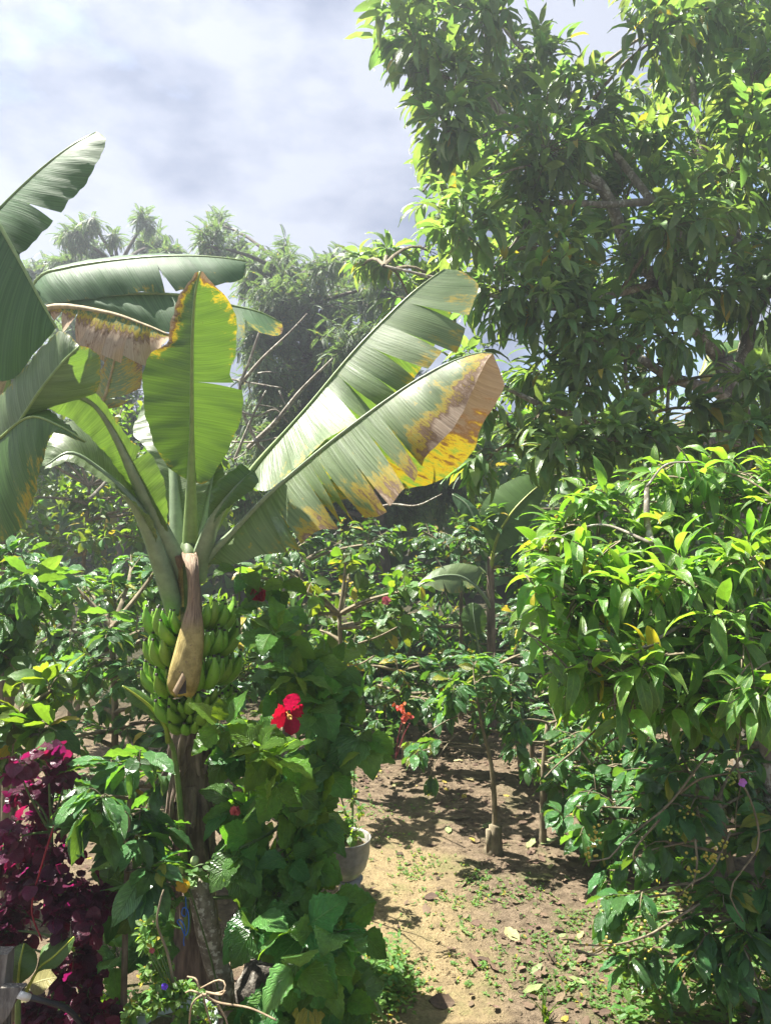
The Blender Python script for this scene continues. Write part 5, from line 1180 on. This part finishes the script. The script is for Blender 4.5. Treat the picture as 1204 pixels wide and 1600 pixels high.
for pts in ([(296, 1602, 2.56), (300, 1570, 2.54), (316, 1555, 2.54), (340, 1552, 2.54), (352, 1546, 2.54), (350, 1534, 2.56), (338, 1532, 2.57), (312, 1545, 2.56)], [(312, 1545, 2.56), (306, 1530, 2.57), (293, 1526, 2.59)], [(318, 1556, 2.54), (322, 1575, 2.54), (330, 1602, 2.54)], [(316, 1552, 2.54), (340, 1566, 2.54), (390, 1575, 2.54), (432, 1594, 2.52)], [(318, 1556, 2.54), (300, 1548, 2.56), (290, 1551, 2.57)], [(322, 1550, 2.54), (345, 1554, 2.53), (352, 1548, 2.52)], [(340, 1570, 2.54), (352, 1590, 2.54), (356, 1604, 2.54)]):
    obj('straw', to_mesh(tube(catmull(PP(pts), 20), (.0035, .0028), 6), 'straw', MT['straw']), st_)

# bowl planter on its pedestal at the edge of the path
ob = P(540, 1338, 3.95); og = gz(ob.x, ob.y)
bw = thing('bowl_planter', 'chipped white enamel bowl used as a planter on a grey stone pedestal beside the path', 'planter', (ob.x, ob.y, og))
z0 = P(540, 1372, 3.95).z; z1 = P(540, 1308, 3.95).z
hb_ = z1 - z0
obj('bowl', to_mesh(lathe([(0, 0), (.045, .0), (.075, .02), (.105, .065), (.120, .12), (.126, hb_ - .008), (.130, hb_), (.126, hb_ + .002), (.120, hb_ - .006), (.112, .12), (.09, .06), (0, .05)], 40, (ob.x, ob.y, z0)), 'bowl', MT['enamel']), bw)
obj('soil', to_mesh(lathe([(.114, hb_ - .05), (.06, hb_ - .03), (0, hb_ - .025)], 20, (ob.x, ob.y, z0)), 'soil', MT['ground']), bw)
pc = P(553, 1400, 3.95)
obj('pedestal', to_mesh(roughen(lathe([(0, 0), (.085, 0), (.075, .06), (.060, .14), (.056, z0 - og - .03), (.07, z0 - og - .004), (0, z0 - og - .003)], 22, (ob.x + .02, ob.y + .01, og)), .004, 18), 'pedestal', MT['concrete']), bw)
herb('green small-leaved herb growing in the enamel bowl', 540, 3.95, [(540, 1300, 3.95)], [(530, 1295, 14), (550, 1292, 14), (540, 1280, 14), (520, 1305, 12), (560, 1303, 10), (545, 1308, 12), (538, 1342, 5)], .05, 95, base=(ob.x, ob.y, z0 + hb_ - .04), dens=14, limit=160, j=.05)

# ------------------------------------------------------------------ right side: coffee
C1, _ = shrub('coffee_shrub', 'large coffee shrub with yellow and green berries in the bottom right corner', 'coffee shrub', None, 1172, 3.72, [(1172, 1580), (1160, 1480), (1140, 1350), (1120, 1250)],
      [(1180, 1235, 44), (1120, 1215, 44), (1060, 1195, 40), (1000, 1240, 40), (1075, 1275, 44), (1150, 1310, 50), (1190, 1390, 44), (1120, 1400, 46), (1050, 1360, 36), (1010, 1330, 30), (1090, 1480, 40), (1150, 1470, 44), (1030, 1520, 26), (1195, 1480, 40), (960, 1290, 30),
       (1000, 1190, 36), (1195, 1300, 40), (1160, 1180, 40), (1130, 1540, 30), (1190, 1550, 36), (1240, 1300, 70), (1240, 1450, 70), (1060, 1440, 24), (1020, 1280, 30), (990, 1395, 24), (950, 1360, 24), (930, 1420, 22), (970, 1440, 24), (920, 1300, 24), (900, 1260, 24), (985, 1500, 24)],
      'coffee', .165, 83, slope=.12, j=.22, dens=2.6, nl=7, mode='plane', limit=300, tilt=1.0, grav=.55, twig=.34, tr=(.030, .022, .014), limb_r=.009, twig_r=.004)
for pts in ([(1110, 1170, 3.6), (1050, 1250, 3.5), (1010, 1285, 3.42), (975, 1312, 3.36), (952, 1340, 3.32), (918, 1346, 3.3)], [(1092, 1412, 3.5), (1040, 1445, 3.42), (1010, 1462, 3.38), (960, 1476, 3.32), (896, 1476, 3.3)], [(1140, 1300, 3.6), (1110, 1360, 3.45), (1080, 1380, 3.4), (1060, 1400, 3.4)],
            [(1160, 1090, 3.6), (1150, 1200, 3.5), (1172, 1250, 3.42), (1184, 1320, 3.4), (1140, 1390, 3.35), (1160, 1440, 3.35)], [(930, 1140, 3.8), (900, 1170, 3.8), (870, 1195, 3.75), (850, 1215, 3.7)], [(1000, 1140, 3.7), (950, 1160, 3.6), (925, 1195, 3.55)], [(1060, 1240, 3.55), (1100, 1215, 3.5), (1180, 1205, 3.45)], [(1030, 1280, 3.55), (990, 1330, 3.5), (1000, 1360, 3.5)], [(1085, 1310, 3.5), (1088, 1350, 3.45), (1080, 1390, 3.42)], [(900, 1485, 3.34), (930, 1492, 3.36), (950, 1480, 3.38)]):
    branch(C1, pts, (.006, .005, .003))
for px, py, d, n in ((923, 1332, 3.3, 9), (928, 1312, 3.31, 8), (930, 1296, 3.33, 5), (1068, 1396, 3.36, 16), (1082, 1364, 3.4, 10), (1044, 1300, 3.45, 12), (1113, 1340, 3.4, 18), (1125, 1322, 3.4, 10), (1088, 1338, 3.42, 6), (1145, 1216, 3.45, 14), (1070, 1264, 3.5, 6), (962, 1474, 3.31, 4), (944, 1479, 3.3, 3), (930, 1480, 3.3, 2), (940, 1420, 3.4, 5), (998, 1450, 3.4, 5), (1008, 1490, 3.4, 4)):
    berries(C1, px, py, d, n, px + py)
C2, _ = shrub('coffee_shrub', 'coffee shrub with a thin trunk right of the bare-stemmed sapling', 'coffee shrub', None, 848, 5.6, [(848, 1250), (850, 1190), (856, 1130)],
      [(835, 1190, 32), (870, 1130, 38), (895, 1215, 36), (815, 1125, 26), (930, 1170, 40), (860, 1235, 24), (800, 1160, 22), (960, 1120, 40), (925, 1240, 30), (900, 1150, 36), (980, 1200, 40), (1000, 1260, 30), (960, 1250, 26)],
      'coffee', .17, 84, slope=.15, j=.3, dens=4.0, nl=7, mode='plane', limit=300, tilt=1.0, grav=.5, twig=.36, tr=(.028, .02), limb_r=.010)
for px, py, d, n in ((862, 1201, 5.2, 8), (880, 1178, 5.2, 9), (896, 1170, 5.25, 7), (965, 1185, 5.2, 7)): berries(C2, px, py, d, n, px + 7, .022)
ff = P(1158, 1222, 3.36); Ms = [leaf_matrix(ff, Vector((math.cos(a), -.3, math.sin(a))), Vector((0, -1, .3)), .022) for a in (0, 1.2, 2.4, 3.8, 5)]
vn = thing('vine', 'thin vine with one mauve flower hanging in the right-hand coffee shrub', 'vine', P(1160, 1100, 3.4))
obj('flower', to_mesh(inst(pet_g, Ms), 'flower', MT['mauve']), vn)
branch(vn, [(1158, 1030, 3.45), (1156, 1130, 3.4), (1152, 1190, 3.38), (1158, 1222, 3.37)], (.003, .002), 'twig', 'stem')
branch(vn, [(1158, 1222, 3.37), (1150, 1260, 3.38), (1148, 1300, 3.4)], (.002, .0015), 'twig', 'stem')
rng = random.Random(96)
for k in range(14):
    obj('leaf', PR['herb'][k % 4][1][0], vn, leaf_matrix(P(1155 + rng.uniform(-12, 16), 1090 + k * 14, 3.4), Vector((rng.uniform(-1, 1), -.5, rng.uniform(-.8, .2))), Vector((0, -.5, 1)), rng.uniform(.03, .055)))
# coffee sapling grown from a cut stump on the path
sp_ = P(772, 1332, 5.45); sp_.z = gz(sp_.x, sp_.y)
SA, _ = plant('coffee_sapling', 'slender coffee sapling sprouting from a cut stump at the edge of the path', 'coffee sapling', None, sp_, [tuple(sp_ + Vector((0, 0, .1))), P(772, 1250, 5.45), P(766, 1190, 5.45), P(752, 1130, 5.45), P(742, 1070, 5.45)],
      zb([(705, 1075, 26), (760, 1055, 28), (728, 1095, 24), (690, 1100, 20), (740, 1035, 22), (775, 1090, 20), (655, 1160, 18), (640, 1180, 14)], 5.45, .15, 97, 1.2), 'coffee', .15, mode='plane', dens=7, nl=8, tilt=1.0, grav=.4, twig=.28, limb_r=.006, twig_r=.003, mat='twig', trunkmat='twig', trunk_r=(.020, .018, .012, .008), limit=240, seed=98)
obj('cut_stump', to_mesh(roughen(tube([tuple(sp_ + Vector((.0, 0, -.05))), tuple(sp_ + Vector((.0, 0, .03))), tuple(sp_ + Vector((.003, 0, .11))), tuple(sp_ + Vector((.008, 0, .19)))], (.080, .056, .048, .040), 18), .022, 14), 'cut_stump', MT['twig']), SA)
obj('cut_stub', to_mesh(roughen(tube([tuple(sp_ + Vector((-.035, -.02, .0))), tuple(sp_ + Vector((-.045, -.02, .17)))], (.024, .020), 12), .004, 22), 'cut_stub', MT['twig']), SA)
rng = random.Random(99)
for k in range(7): obj('leaf', PR['coffee'][k % 6][1][0], SA, leaf_matrix(P(672 + rng.uniform(-4, 8), 1212, 5.3), Vector((rng.uniform(-.6, .6), -.4, -1)), Vector((rng.uniform(-.3, .3), -1, .3)), .14))
branch(SA, [(745, 1130, 5.45), (710, 1150, 5.4), (680, 1190, 5.32), (672, 1212, 5.3)], (.005, .003))
branch(SA, [(752, 1130, 5.45), (768, 1120, 5.4), (776, 1090, 5.38)], (.006, .004))
branch(SA, [(745, 1110, 5.45), (700, 1125, 5.4), (660, 1150, 5.35)], (.005, .003))
# geranium by the path end and little red blooms near the hibiscus
GE = root_at(612, 6.9)
ge = thing('geranium', 'geranium with coral red flower heads and pale round leaves at the path end', 'plant', GE)
branch(ge, [(618, 1185, 6.9), (622, 1150, 6.88), (632, 1114, 6.85)], (.006, .004), 'pinkbud', 'stalk'); branch(ge, [(620, 1180, 6.9), (630, 1150, 6.88), (640, 1130, 6.85)], (.006, .004), 'pinkbud', 'stalk')
rng = random.Random(100)
for cx, cy, r in ((624, 1106, 8), (634, 1116, 9)):
    Ms = [leaf_matrix(P(cx + rng.gauss(0, r * .5), cy + rng.gauss(0, r * .5), 6.85 + rng.uniform(-.04, .04)), Vector((rng.uniform(-1, 1), -.4, rng.uniform(-1, 1))), Vector((0, -1, .4)), rng.uniform(.03, .05)) for _ in range(16)]
    obj('flower_head', to_mesh(inst(pet_g, Ms), 'flower_head', MT['coral']), ge)
rg = leaf_geo(p_round, 5, 5, .15, .3, .05, 0, .2, 4); rgm = to_mesh(rg, 'round_leaf', MT['hibnew'])
for k in range(34): obj('leaf', rgm, ge, leaf_matrix(P(602 + rng.gauss(0, 10), 1156 + rng.gauss(0, 14), 6.85 + rng.uniform(-.12, .12)), Vector((rng.uniform(-1, 1), -.7, rng.uniform(-.3, .5))), Vector((rng.uniform(-.3, .3), -.4, 1)), rng.uniform(.06, .10)))
rf = thing('ixora', 'small orange-red flower clusters peeping out at the right side of the hibiscus', 'plant', root_at(545, 4.6))
branch(rf, [(548, 1400, 4.6), (552, 1250, 4.58), (555, 1168, 4.55)], (.006, .003), 'greenstem', 'stem'); branch(rf, [(548, 1300, 4.6), (520, 1200, 4.58), (508, 1150, 4.55)], (.006, .003), 'greenstem', 'stem')
for cx, cy, r in ((507, 1150, 5), (556, 1165, 8), (548, 1172, 6), (560, 1170, 6)):
    Ms = [leaf_matrix(P(cx + rng.gauss(0, r * .5), cy + rng.gauss(0, r * .5), 4.5 + rng.uniform(-.03, .03)), Vector((rng.uniform(-1, 1), -.4, rng.uniform(-1, 1))), Vector((0, -1, .4)), rng.uniform(.02, .035)) for _ in range(14)]
    obj('flower_head', to_mesh(inst(pet_g, Ms), 'flower_head', MT['coral']), rf)
herb('pale spindly herb at the left edge of the path behind the bowl', 550, 4.7, [(550, 1260, 4.7)], [(545, 1230, 10), (552, 1250, 10), (548, 1215, 8), (560, 1270, 9), (552, 1290, 10)], .045, 101, dens=18, limit=90, j=.06)

# ------------------------------------------------------------------ ground cover
def on_ground(px, py):
    d = 2.4 * F / (py - CY)
    for _ in range(4):
        p = P(px, py, d); d = (CAMZ - gz(p.x, p.y)) * F / (py - CY)
    return P(px, py, d)
rng = random.Random(110)
def ground_leaf_M(p, L, lift=.006):
    a = rng.uniform(0, 6.28); d = Vector((math.cos(a), math.sin(a), rng.uniform(-.08, .18))); up = Vector((rng.gauss(0, .25), rng.gauss(0, .25), 1))
    return leaf_matrix(p + Vector((0, 0, lift + L * .05)), d, up, L, 0, rng.uniform(.8, 1.2))
big = [('fallyellow', 788, 1452, .17, 'single broad yellow-green fallen leaf lying in the middle of the path'), ('fallgreen', 842, 1322, .16, 'pale green fallen leaf lying just right of the cut stump'), ('fallgreen', 822, 1328, .15, 'long pale green leaf lying beside another right of the cut stump'), ('fallgreen', 700, 1305, .13, 'pale green fallen leaf left of the cut stump, on bare soil'),
       ('litter', 735, 1492, .15, 'crumpled dark brown dead leaf in the lower middle of the path'), ('litter', 668, 1432, .12, 'dark brown curled leaf in the shadow band across the path'), ('fallgreen', 738, 1466, .14, 'green fallen leaf left of the broad yellow-green one'), ('fallyellow', 830, 1378, .13, 'yellow curled leaf below the coffee shrub by the path'), ('litter', 715, 1570, .16, 'dark curled leaf at the very front of the path'),
       ('fallyellow', 722, 1218, .12, 'yellow leaf on the leaf litter bank at the end of the path'), ('fallyellow', 725, 1190, .12, 'pale leaf at the foot of the sapling twigs on the bank'), ('fallgreen', 752, 1296, .13, 'dark edged green leaf just left of the cut stump'), ('litter', 660, 1405, .10, 'brown leaf lying on the sandy strip of the path'), ('fallgreen', 850, 1540, .15, 'flat grey-green leaf near the grass tuft'), ('litter', 780, 1522, .12, 'brown leaf low on the right side of the path')]
for key, px, py, L, lb in big:
    single('fallen_leaf', PR[key][rng.randrange(3)][1][0], lb, 'fallen leaf', ground_leaf_M(on_ground(px, py), L))
def bank_right(py): return np.interp(py, [1165, 1250, 1330, 1420, 1500, 1600], [800, 850, 900, 930, 930, 960])
for k in range(110):
    py = 1175 + 420 * rng.random() ** 1.2; xr = bank_right(py); px = xr - abs(rng.gauss(0, 1)) * 110 if k % 3 else rng.uniform(580, xr)
    if px < 575: continue
    single('fallen_leaf', PR['litter'][rng.randrange(5)][1][0], 'dry brown fallen leaf on the soil of the path', 'fallen leaf', ground_leaf_M(on_ground(px, py), rng.uniform(.045, .09)), 'brown leaves fallen on the path')
for k in range(14):
    py = 1190 + 400 * rng.random(); px = bank_right(py) - abs(rng.gauss(0, 1)) * 90
    if px < 585: continue
    single('fallen_leaf', PR[rng.choice(['fallgreen', 'fallyellow'])][rng.randrange(3)][1][0], 'pale yellowish green fallen leaf on the soil of the path', 'fallen leaf', ground_leaf_M(on_ground(px, py), rng.uniform(.06, .11)), 'pale green leaves fallen on the path')
Ms = [[] for _ in range(5)]
for k in range(11000):
    y = 3.4 + 7.5 * rng.random(); 
    x = rng.uniform(-2.5, 3.6); e = x - (.36 - .055 * y)
    dens = .10 if abs(e) < .55 and y < 6.6 else (.55 if x > 0 else .4)
    if y > 6.6: dens = 1.0
    dens *= max(.05, .55 + 1.6 * mnoise.noise(Vector((x * 2.2, y * 2.2, 4))))
    if rng.random() > dens: continue
    Ms[k % 5].append(ground_leaf_M(Vector((x, y, gz(x, y))), rng.uniform(.02, .075)))
o = obj('leaf_litter', to_mesh(merge([inst(PR['litter'][k][0], Ms[k]) for k in range(5)]), 'leaf_litter', MT['litter']), kind='stuff'); o['label'] = 'brown leaf litter strewn over the soil and the bank'; o['category'] = 'leaf litter'
# clods and small stones
st = G([(1, 0, 0), (-1, .1, 0), (0, 1, .1), (.1, -1, 0), (0, 0, .8), (.1, 0, -.8)], [0, 2, 4, 2, 1, 4, 1, 3, 4, 3, 0, 4, 2, 0, 5, 1, 2, 5, 3, 1, 5, 0, 3, 5], [3] * 8, [(.5, .5)] * 24)
Ms = []
for k in range(9000):
    y = 3.3 + 6.5 * rng.random() ** 1.2; x = rng.uniform(-.6, 2.4); s = rng.uniform(.003, .007) * (rng.uniform(2, 4.5) if rng.random() < .06 else 1)
    Ms.append(Matrix.Translation((x, y, gz(x, y) + s * .2)) @ Matrix.Rotation(rng.uniform(0, 6), 4, 'Z') @ Matrix.Rotation(rng.uniform(-.5, .5), 4, 'X') @ Matrix.Diagonal((s * rng.uniform(.7, 1.3), s, s * .7, 1)))
o = obj('soil_clods', to_mesh(inst(st, Ms), 'soil_clods', MT['ground'], False), kind='stuff'); o['label'] = 'loose crumbs of earth on the trodden path'; o['category'] = 'soil'
# weeds on the path, thicker at its edges
Ms = [[] for _ in range(4)]
spots = [(650, 1345, 40, 16, 60), (640, 1365, 34, 12, 40), (745, 1375, 26, 16, 60), (770, 1400, 34, 14, 40), (610, 1300, 30, 14, 26), (600, 1270, 30, 12, 24), (585, 1200, 20, 14, 30), (575, 1250, 16, 20, 30), (700, 1400, 60, 20, 30), (880, 1500, 40, 26, 70), (860, 1540, 50, 18, 60), (740, 1460, 40, 14, 24), (790, 1500, 60, 30, 40), (900, 1440, 30, 20, 50), (640, 1540, 30, 24, 60), (700, 1420, 70, 30, 50), (680, 1260, 60, 20, 24), (830, 1400, 40, 24, 60), (930, 1560, 40, 30, 80), (980, 1590, 40, 14, 60), (760, 1540, 60, 30, 30), (850, 1470, 40, 20, 40), (720, 1510, 60, 20, 24)]
for cx, cy, sx, sy, n in spots:
    for _ in range(n):
        px, py = cx + rng.gauss(0, sx * .6), cy + rng.gauss(0, sy * .6)
        if py < 1150 or px < 570: continue
        p = on_ground(px, py)
        for q in range(rng.randint(3, 6)):
            a = rng.uniform(0, 6.28); Ms[q % 4].append(leaf_matrix(p + Vector((0, 0, .004)), Vector((math.cos(a), math.sin(a), rng.uniform(.2, 1.2))), Z, rng.uniform(.010, .028)))
o = obj('weeds', to_mesh(merge([inst(PR['herb'][k][0], Ms[k]) for k in range(4)]), 'weeds', MT['herb']), kind='stuff'); o['label'] = 'small green weeds dotted over the path'; o['category'] = 'weeds'
Ms = [[] for _ in range(4)]
for _ in range(1500):                                   # mat of low herbs at the foot of the hibiscus
    px, py = 590 + rng.gauss(0, 26), 1545 + rng.gauss(0, 26)
    if py < 1450 or px > 655 - .2 * (1600 - py): continue
    p = on_ground(px, py); p.z += rng.uniform(0, .10)
    a = rng.uniform(0, 6.28); Ms[_ % 4].append(leaf_matrix(p, Vector((math.cos(a), math.sin(a), rng.uniform(-.2, .8))), Z, rng.uniform(.025, .05)))
for k in range(1600):                                   # green cover under the right-hand coffee and the left plants
    px, py = rng.uniform(880, 1210), rng.uniform(1400, 1620)
    if px < bank_right(min(1600, py)) + 20 * rng.random(): continue
    p = on_ground(px, py); p.z += rng.uniform(0, .12); a = rng.uniform(0, 6.28)
    Ms[k % 4].append(leaf_matrix(p, Vector((math.cos(a), math.sin(a), rng.uniform(-.2, .8))), Z, rng.uniform(.03, .08)))
o = obj('ground_cover', to_mesh(merge([inst(PR['herb'][k][0], Ms[k]) for k in range(4)]), 'ground_cover', MT['herb']), kind='stuff'); o['label'] = 'low herbs matted along both edges of the path'; o['category'] = 'ground cover'
# grass tuft at the front of the path, fallen sticks
tp = on_ground(852, 1594); tf = thing('grass_tuft', 'tuft of broad green grass blades at the front right of the path', 'grass tuft', tp)
bg = leaf_geo(lambda s: .055 * (1 - s) ** .6 * min(1, .5 + s * 3), 8, 3, .35, .8, 0, 0, 0); bgm = to_mesh(bg, 'blade', MT['hibnew'])
for k in range(13):
    a = rng.uniform(0, 6.28); obj('blade', bgm, tf, leaf_matrix(tp + Vector((rng.gauss(0, .012), rng.gauss(0, .012), -.004)), Vector((math.cos(a) * .55, math.sin(a) * .5, 1)), Vector((-math.cos(a), -math.sin(a), .3)), rng.uniform(.10, .19)))
for pts, lb in (([(720, 1215), (760, 1222), (800, 1228)], 'thin stick lying across the leaf litter bank'), ([(700, 1280), (715, 1281), (735, 1279)], 'short twig on the bare soil before the bank'), ([(905, 1500), (930, 1488), (950, 1478)], 'twig lying under the berry branch at the right of the path'), ([(690, 1155), (720, 1175), (745, 1190)], 'dry stick leaning on the bank below the sapling')):
    q = [on_ground(*p) + Vector((0, 0, .012)) for p in pts]
    single('stick', to_mesh(tube(catmull(q, 10), (.008, .006, .004), 6), 'stick', MT['twig']), lb, 'stick')
# the dark understorey that closes the view below the big tree and behind the path
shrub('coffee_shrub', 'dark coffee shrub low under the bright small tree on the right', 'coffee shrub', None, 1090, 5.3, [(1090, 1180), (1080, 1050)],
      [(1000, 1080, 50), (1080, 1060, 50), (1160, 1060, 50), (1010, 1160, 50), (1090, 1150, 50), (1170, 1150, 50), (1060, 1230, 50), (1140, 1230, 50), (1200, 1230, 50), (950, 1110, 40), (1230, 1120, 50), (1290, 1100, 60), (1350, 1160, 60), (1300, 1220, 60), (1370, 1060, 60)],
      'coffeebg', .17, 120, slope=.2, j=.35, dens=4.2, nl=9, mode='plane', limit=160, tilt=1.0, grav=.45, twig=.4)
shrub('coffee_shrub', 'coffee shrub hiding the foot of the young banana plant', 'coffee shrub', None, 815, 6.9, [(800, 1120), (760, 1050)],
      [(720, 1040, 34), (770, 1045, 36), (800, 1070, 30), (690, 1060, 28), (745, 1090, 34), (790, 1110, 28), (700, 1110, 26), (820, 1020, 26), (760, 1140, 20)],
      'coffeebg', .16, 121, j=.3, dens=5.5, nl=9, mode='plane', limit=140, tilt=1.0, grav=.4, twig=.34, tr=(.02, .012))
shrub('coffee_shrub', 'shaded coffee shrub standing at the very back, left of the path end', 'coffee shrub', None, 520, 9.6, [(520, 1080), (520, 980)],
      [(380, 1080, 50), (450, 1080, 50), (520, 1060, 50), (590, 1050, 50), (640, 1040, 50), (400, 1010, 50), (480, 1000, 50), (560, 980, 50), (640, 960, 50), (700, 1040, 50), (340, 1040, 50)],
      'coffeebg', .18, 122, j=.5, dens=4.6, nl=9, mode='plane', limit=60, tilt=1.0, grav=.4, twig=.5)
shrub('coffee_shrub', 'shaded coffee shrub at the very back, under the big tree', 'coffee shrub', None, 900, 9.4, [(900, 1080), (900, 980)],
      [(760, 1060, 50), (830, 1060, 50), (900, 1050, 50), (970, 1050, 50), (1040, 1040, 50), (800, 980, 50), (880, 960, 50), (960, 960, 50), (1050, 960, 50), (1120, 1030, 50), (1190, 1020, 50), (1130, 940, 50), (1000, 1110, 40), (860, 1110, 40)],
      'coffeebg', .18, 123, j=.5, dens=4.6, nl=9, mode='plane', limit=60, tilt=1.0, grav=.4, twig=.5)
shrub('shrub', 'light green leafy bush showing through the gap below the big limbs', 'shrub', None, 1010, 11.5, [(1010, 800), (1010, 680)],
      [(880, 660, 50), (950, 650, 50), (1020, 640, 50), (1090, 640, 50), (1160, 650, 50), (840, 720, 50), (920, 720, 50), (1000, 710, 50), (1080, 710, 50), (1160, 720, 50), (800, 600, 40), (740, 640, 50), (700, 720, 50), (1220, 640, 60), (860, 560, 40), (1060, 580, 36)],
      'bush', .17, 124, j=.7, dens=3.6, nl=10, limit=80, twig=.5)
shrub('coffee_shrub', 'coffee shrub in the shade behind the dry banana stem', 'coffee shrub', None, 330, 5.0, [(330, 1250), (330, 1120)],
      [(300, 1100, 40), (350, 1080, 40), (390, 1050, 40), (340, 1000, 36), (380, 980, 36), (260, 1160, 36), (320, 1180, 40), (380, 1150, 40), (250, 1220, 40), (330, 1260, 40), (180, 1230, 40), (110, 1230, 40), (420, 1220, 40)],
      'coffeebg', .16, 125, j=.3, dens=4.4, nl=9, mode='plane', limit=120, tilt=1.0, grav=.4, twig=.4)
shrub('shrub', 'low leafy shrub covering the ground at the far left, below the bushy mass', 'shrub', None, 110, 7.0, [(110, 1150), (110, 1050)],
      [(20, 1010, 40), (80, 1000, 44), (150, 990, 44), (220, 990, 44), (290, 980, 40), (50, 1070, 44), (130, 1060, 44), (210, 1060, 44), (280, 1050, 44), (340, 1040, 40), (100, 930, 40), (180, 920, 40), (250, 920, 40), (20, 930, 40), (340, 960, 36)],
      'bush', .14, 126, j=.5, dens=6.2, nl=10, limit=80, twig=.4)
shrub('shrub', 'low dark ground shrubs closing the view beyond the end of the path', 'shrub', None, 640, 10.4, [(640, 1060), (640, 1000)],
      [(k, 1040 + 14 * math.sin(k), 46) for k in range(380, 1200, 52)] + [(k, 985 + 14 * math.sin(k), 46) for k in range(390, 1200, 60)],
      'bush', .17, 127, j=.5, dens=4.2, nl=10, limit=40, twig=.5)
shrub('coffee_shrub', 'low coffee shrub with drooping leaves closing the left end of the path', 'coffee shrub', None, 600, 7.9, [(600, 1140), (600, 1090)],
      [(560, 1100, 34), (600, 1095, 34), (640, 1100, 32), (680, 1095, 30), (575, 1140, 26), (620, 1135, 26), (660, 1130, 22), (720, 1090, 30), (540, 1150, 26), (510, 1110, 34)],
      'coffeebg', .16, 128, j=.25, dens=6.0, nl=10, mode='plane', limit=120, tilt=1.0, grav=.45, twig=.34, tr=(.02, .012))
shrub('coffee_shrub', 'coffee shrub hanging over the litter right of the sapling', 'coffee shrub', None, 915, 6.8, [(905, 1200), (880, 1120)],
      [(800, 1150, 26), (840, 1120, 36), (880, 1150, 36), (920, 1130, 36), (960, 1150, 40), (820, 1185, 22), (870, 1200, 28), (930, 1200, 36), (990, 1190, 40), (1040, 1180, 40), (1000, 1130, 40)],
      'coffeebg', .16, 129, j=.3, dens=5.4, nl=9, mode='plane', limit=120, tilt=1.0, grav=.45, twig=.34, tr=(.02, .012))
shrub('coffee_shrub', 'coffee shrub crowding the right side of the path behind the cut stump', 'coffee shrub', None, 960, 5.2, [(960, 1330), (950, 1230)],
      [(850, 1190, 24), (880, 1240, 28), (930, 1235, 36), (905, 1285, 30), (960, 1290, 38), (1000, 1240, 40), (1010, 1310, 36), (945, 1335, 26), (868, 1285, 18), (1050, 1290, 40), (1080, 1340, 40), (890, 1150, 30), (1000, 1350, 30)],
      'coffee', .165, 131, slope=.1, j=.25, dens=4.6, nl=8, mode='plane', limit=260, tilt=1.0, grav=.5, twig=.34, tr=(.022, .014), limb_r=.009)
# thin even haze volume added round everything to imitate veiling lens glare
hv = [(-320, -320, -2.2), (320, -320, -2.2), (320, 340, -2.2), (-320, 340, -2.2), (-320, -320, 10.5), (320, -320, 10.5), (320, 340, 10.5), (-320, 340, 10.5)]
hm, hn, hl = newmat('haze'); ho = hn.new('ShaderNodeOutputMaterial'); hp = hn.new('ShaderNodeVolumePrincipled')
hp.inputs['Color'].default_value = (.86, .92, 1.0, 1); hp.inputs['Density'].default_value = GLARE_HAZE; hp.inputs['Anisotropy'].default_value = .76
hl.new(hp.outputs[0], ho.inputs['Volume'])
hq = obj('haze', to_mesh(G(hv, [0, 3, 2, 1, 4, 5, 6, 7, 0, 1, 5, 4, 1, 2, 6, 5, 2, 3, 7, 6, 3, 0, 4, 7], [4] * 6, [(0, 0)] * 24), 'haze', hm, False), kind='stuff')
hq['label'] = 'thin bright haze volume added to imitate lens glare'; hq['category'] = 'haze'
print('LEAVES', len(bpy.data.objects), sum(len(o.data.polygons) for o in bpy.data.objects if o.type == 'MESH'))
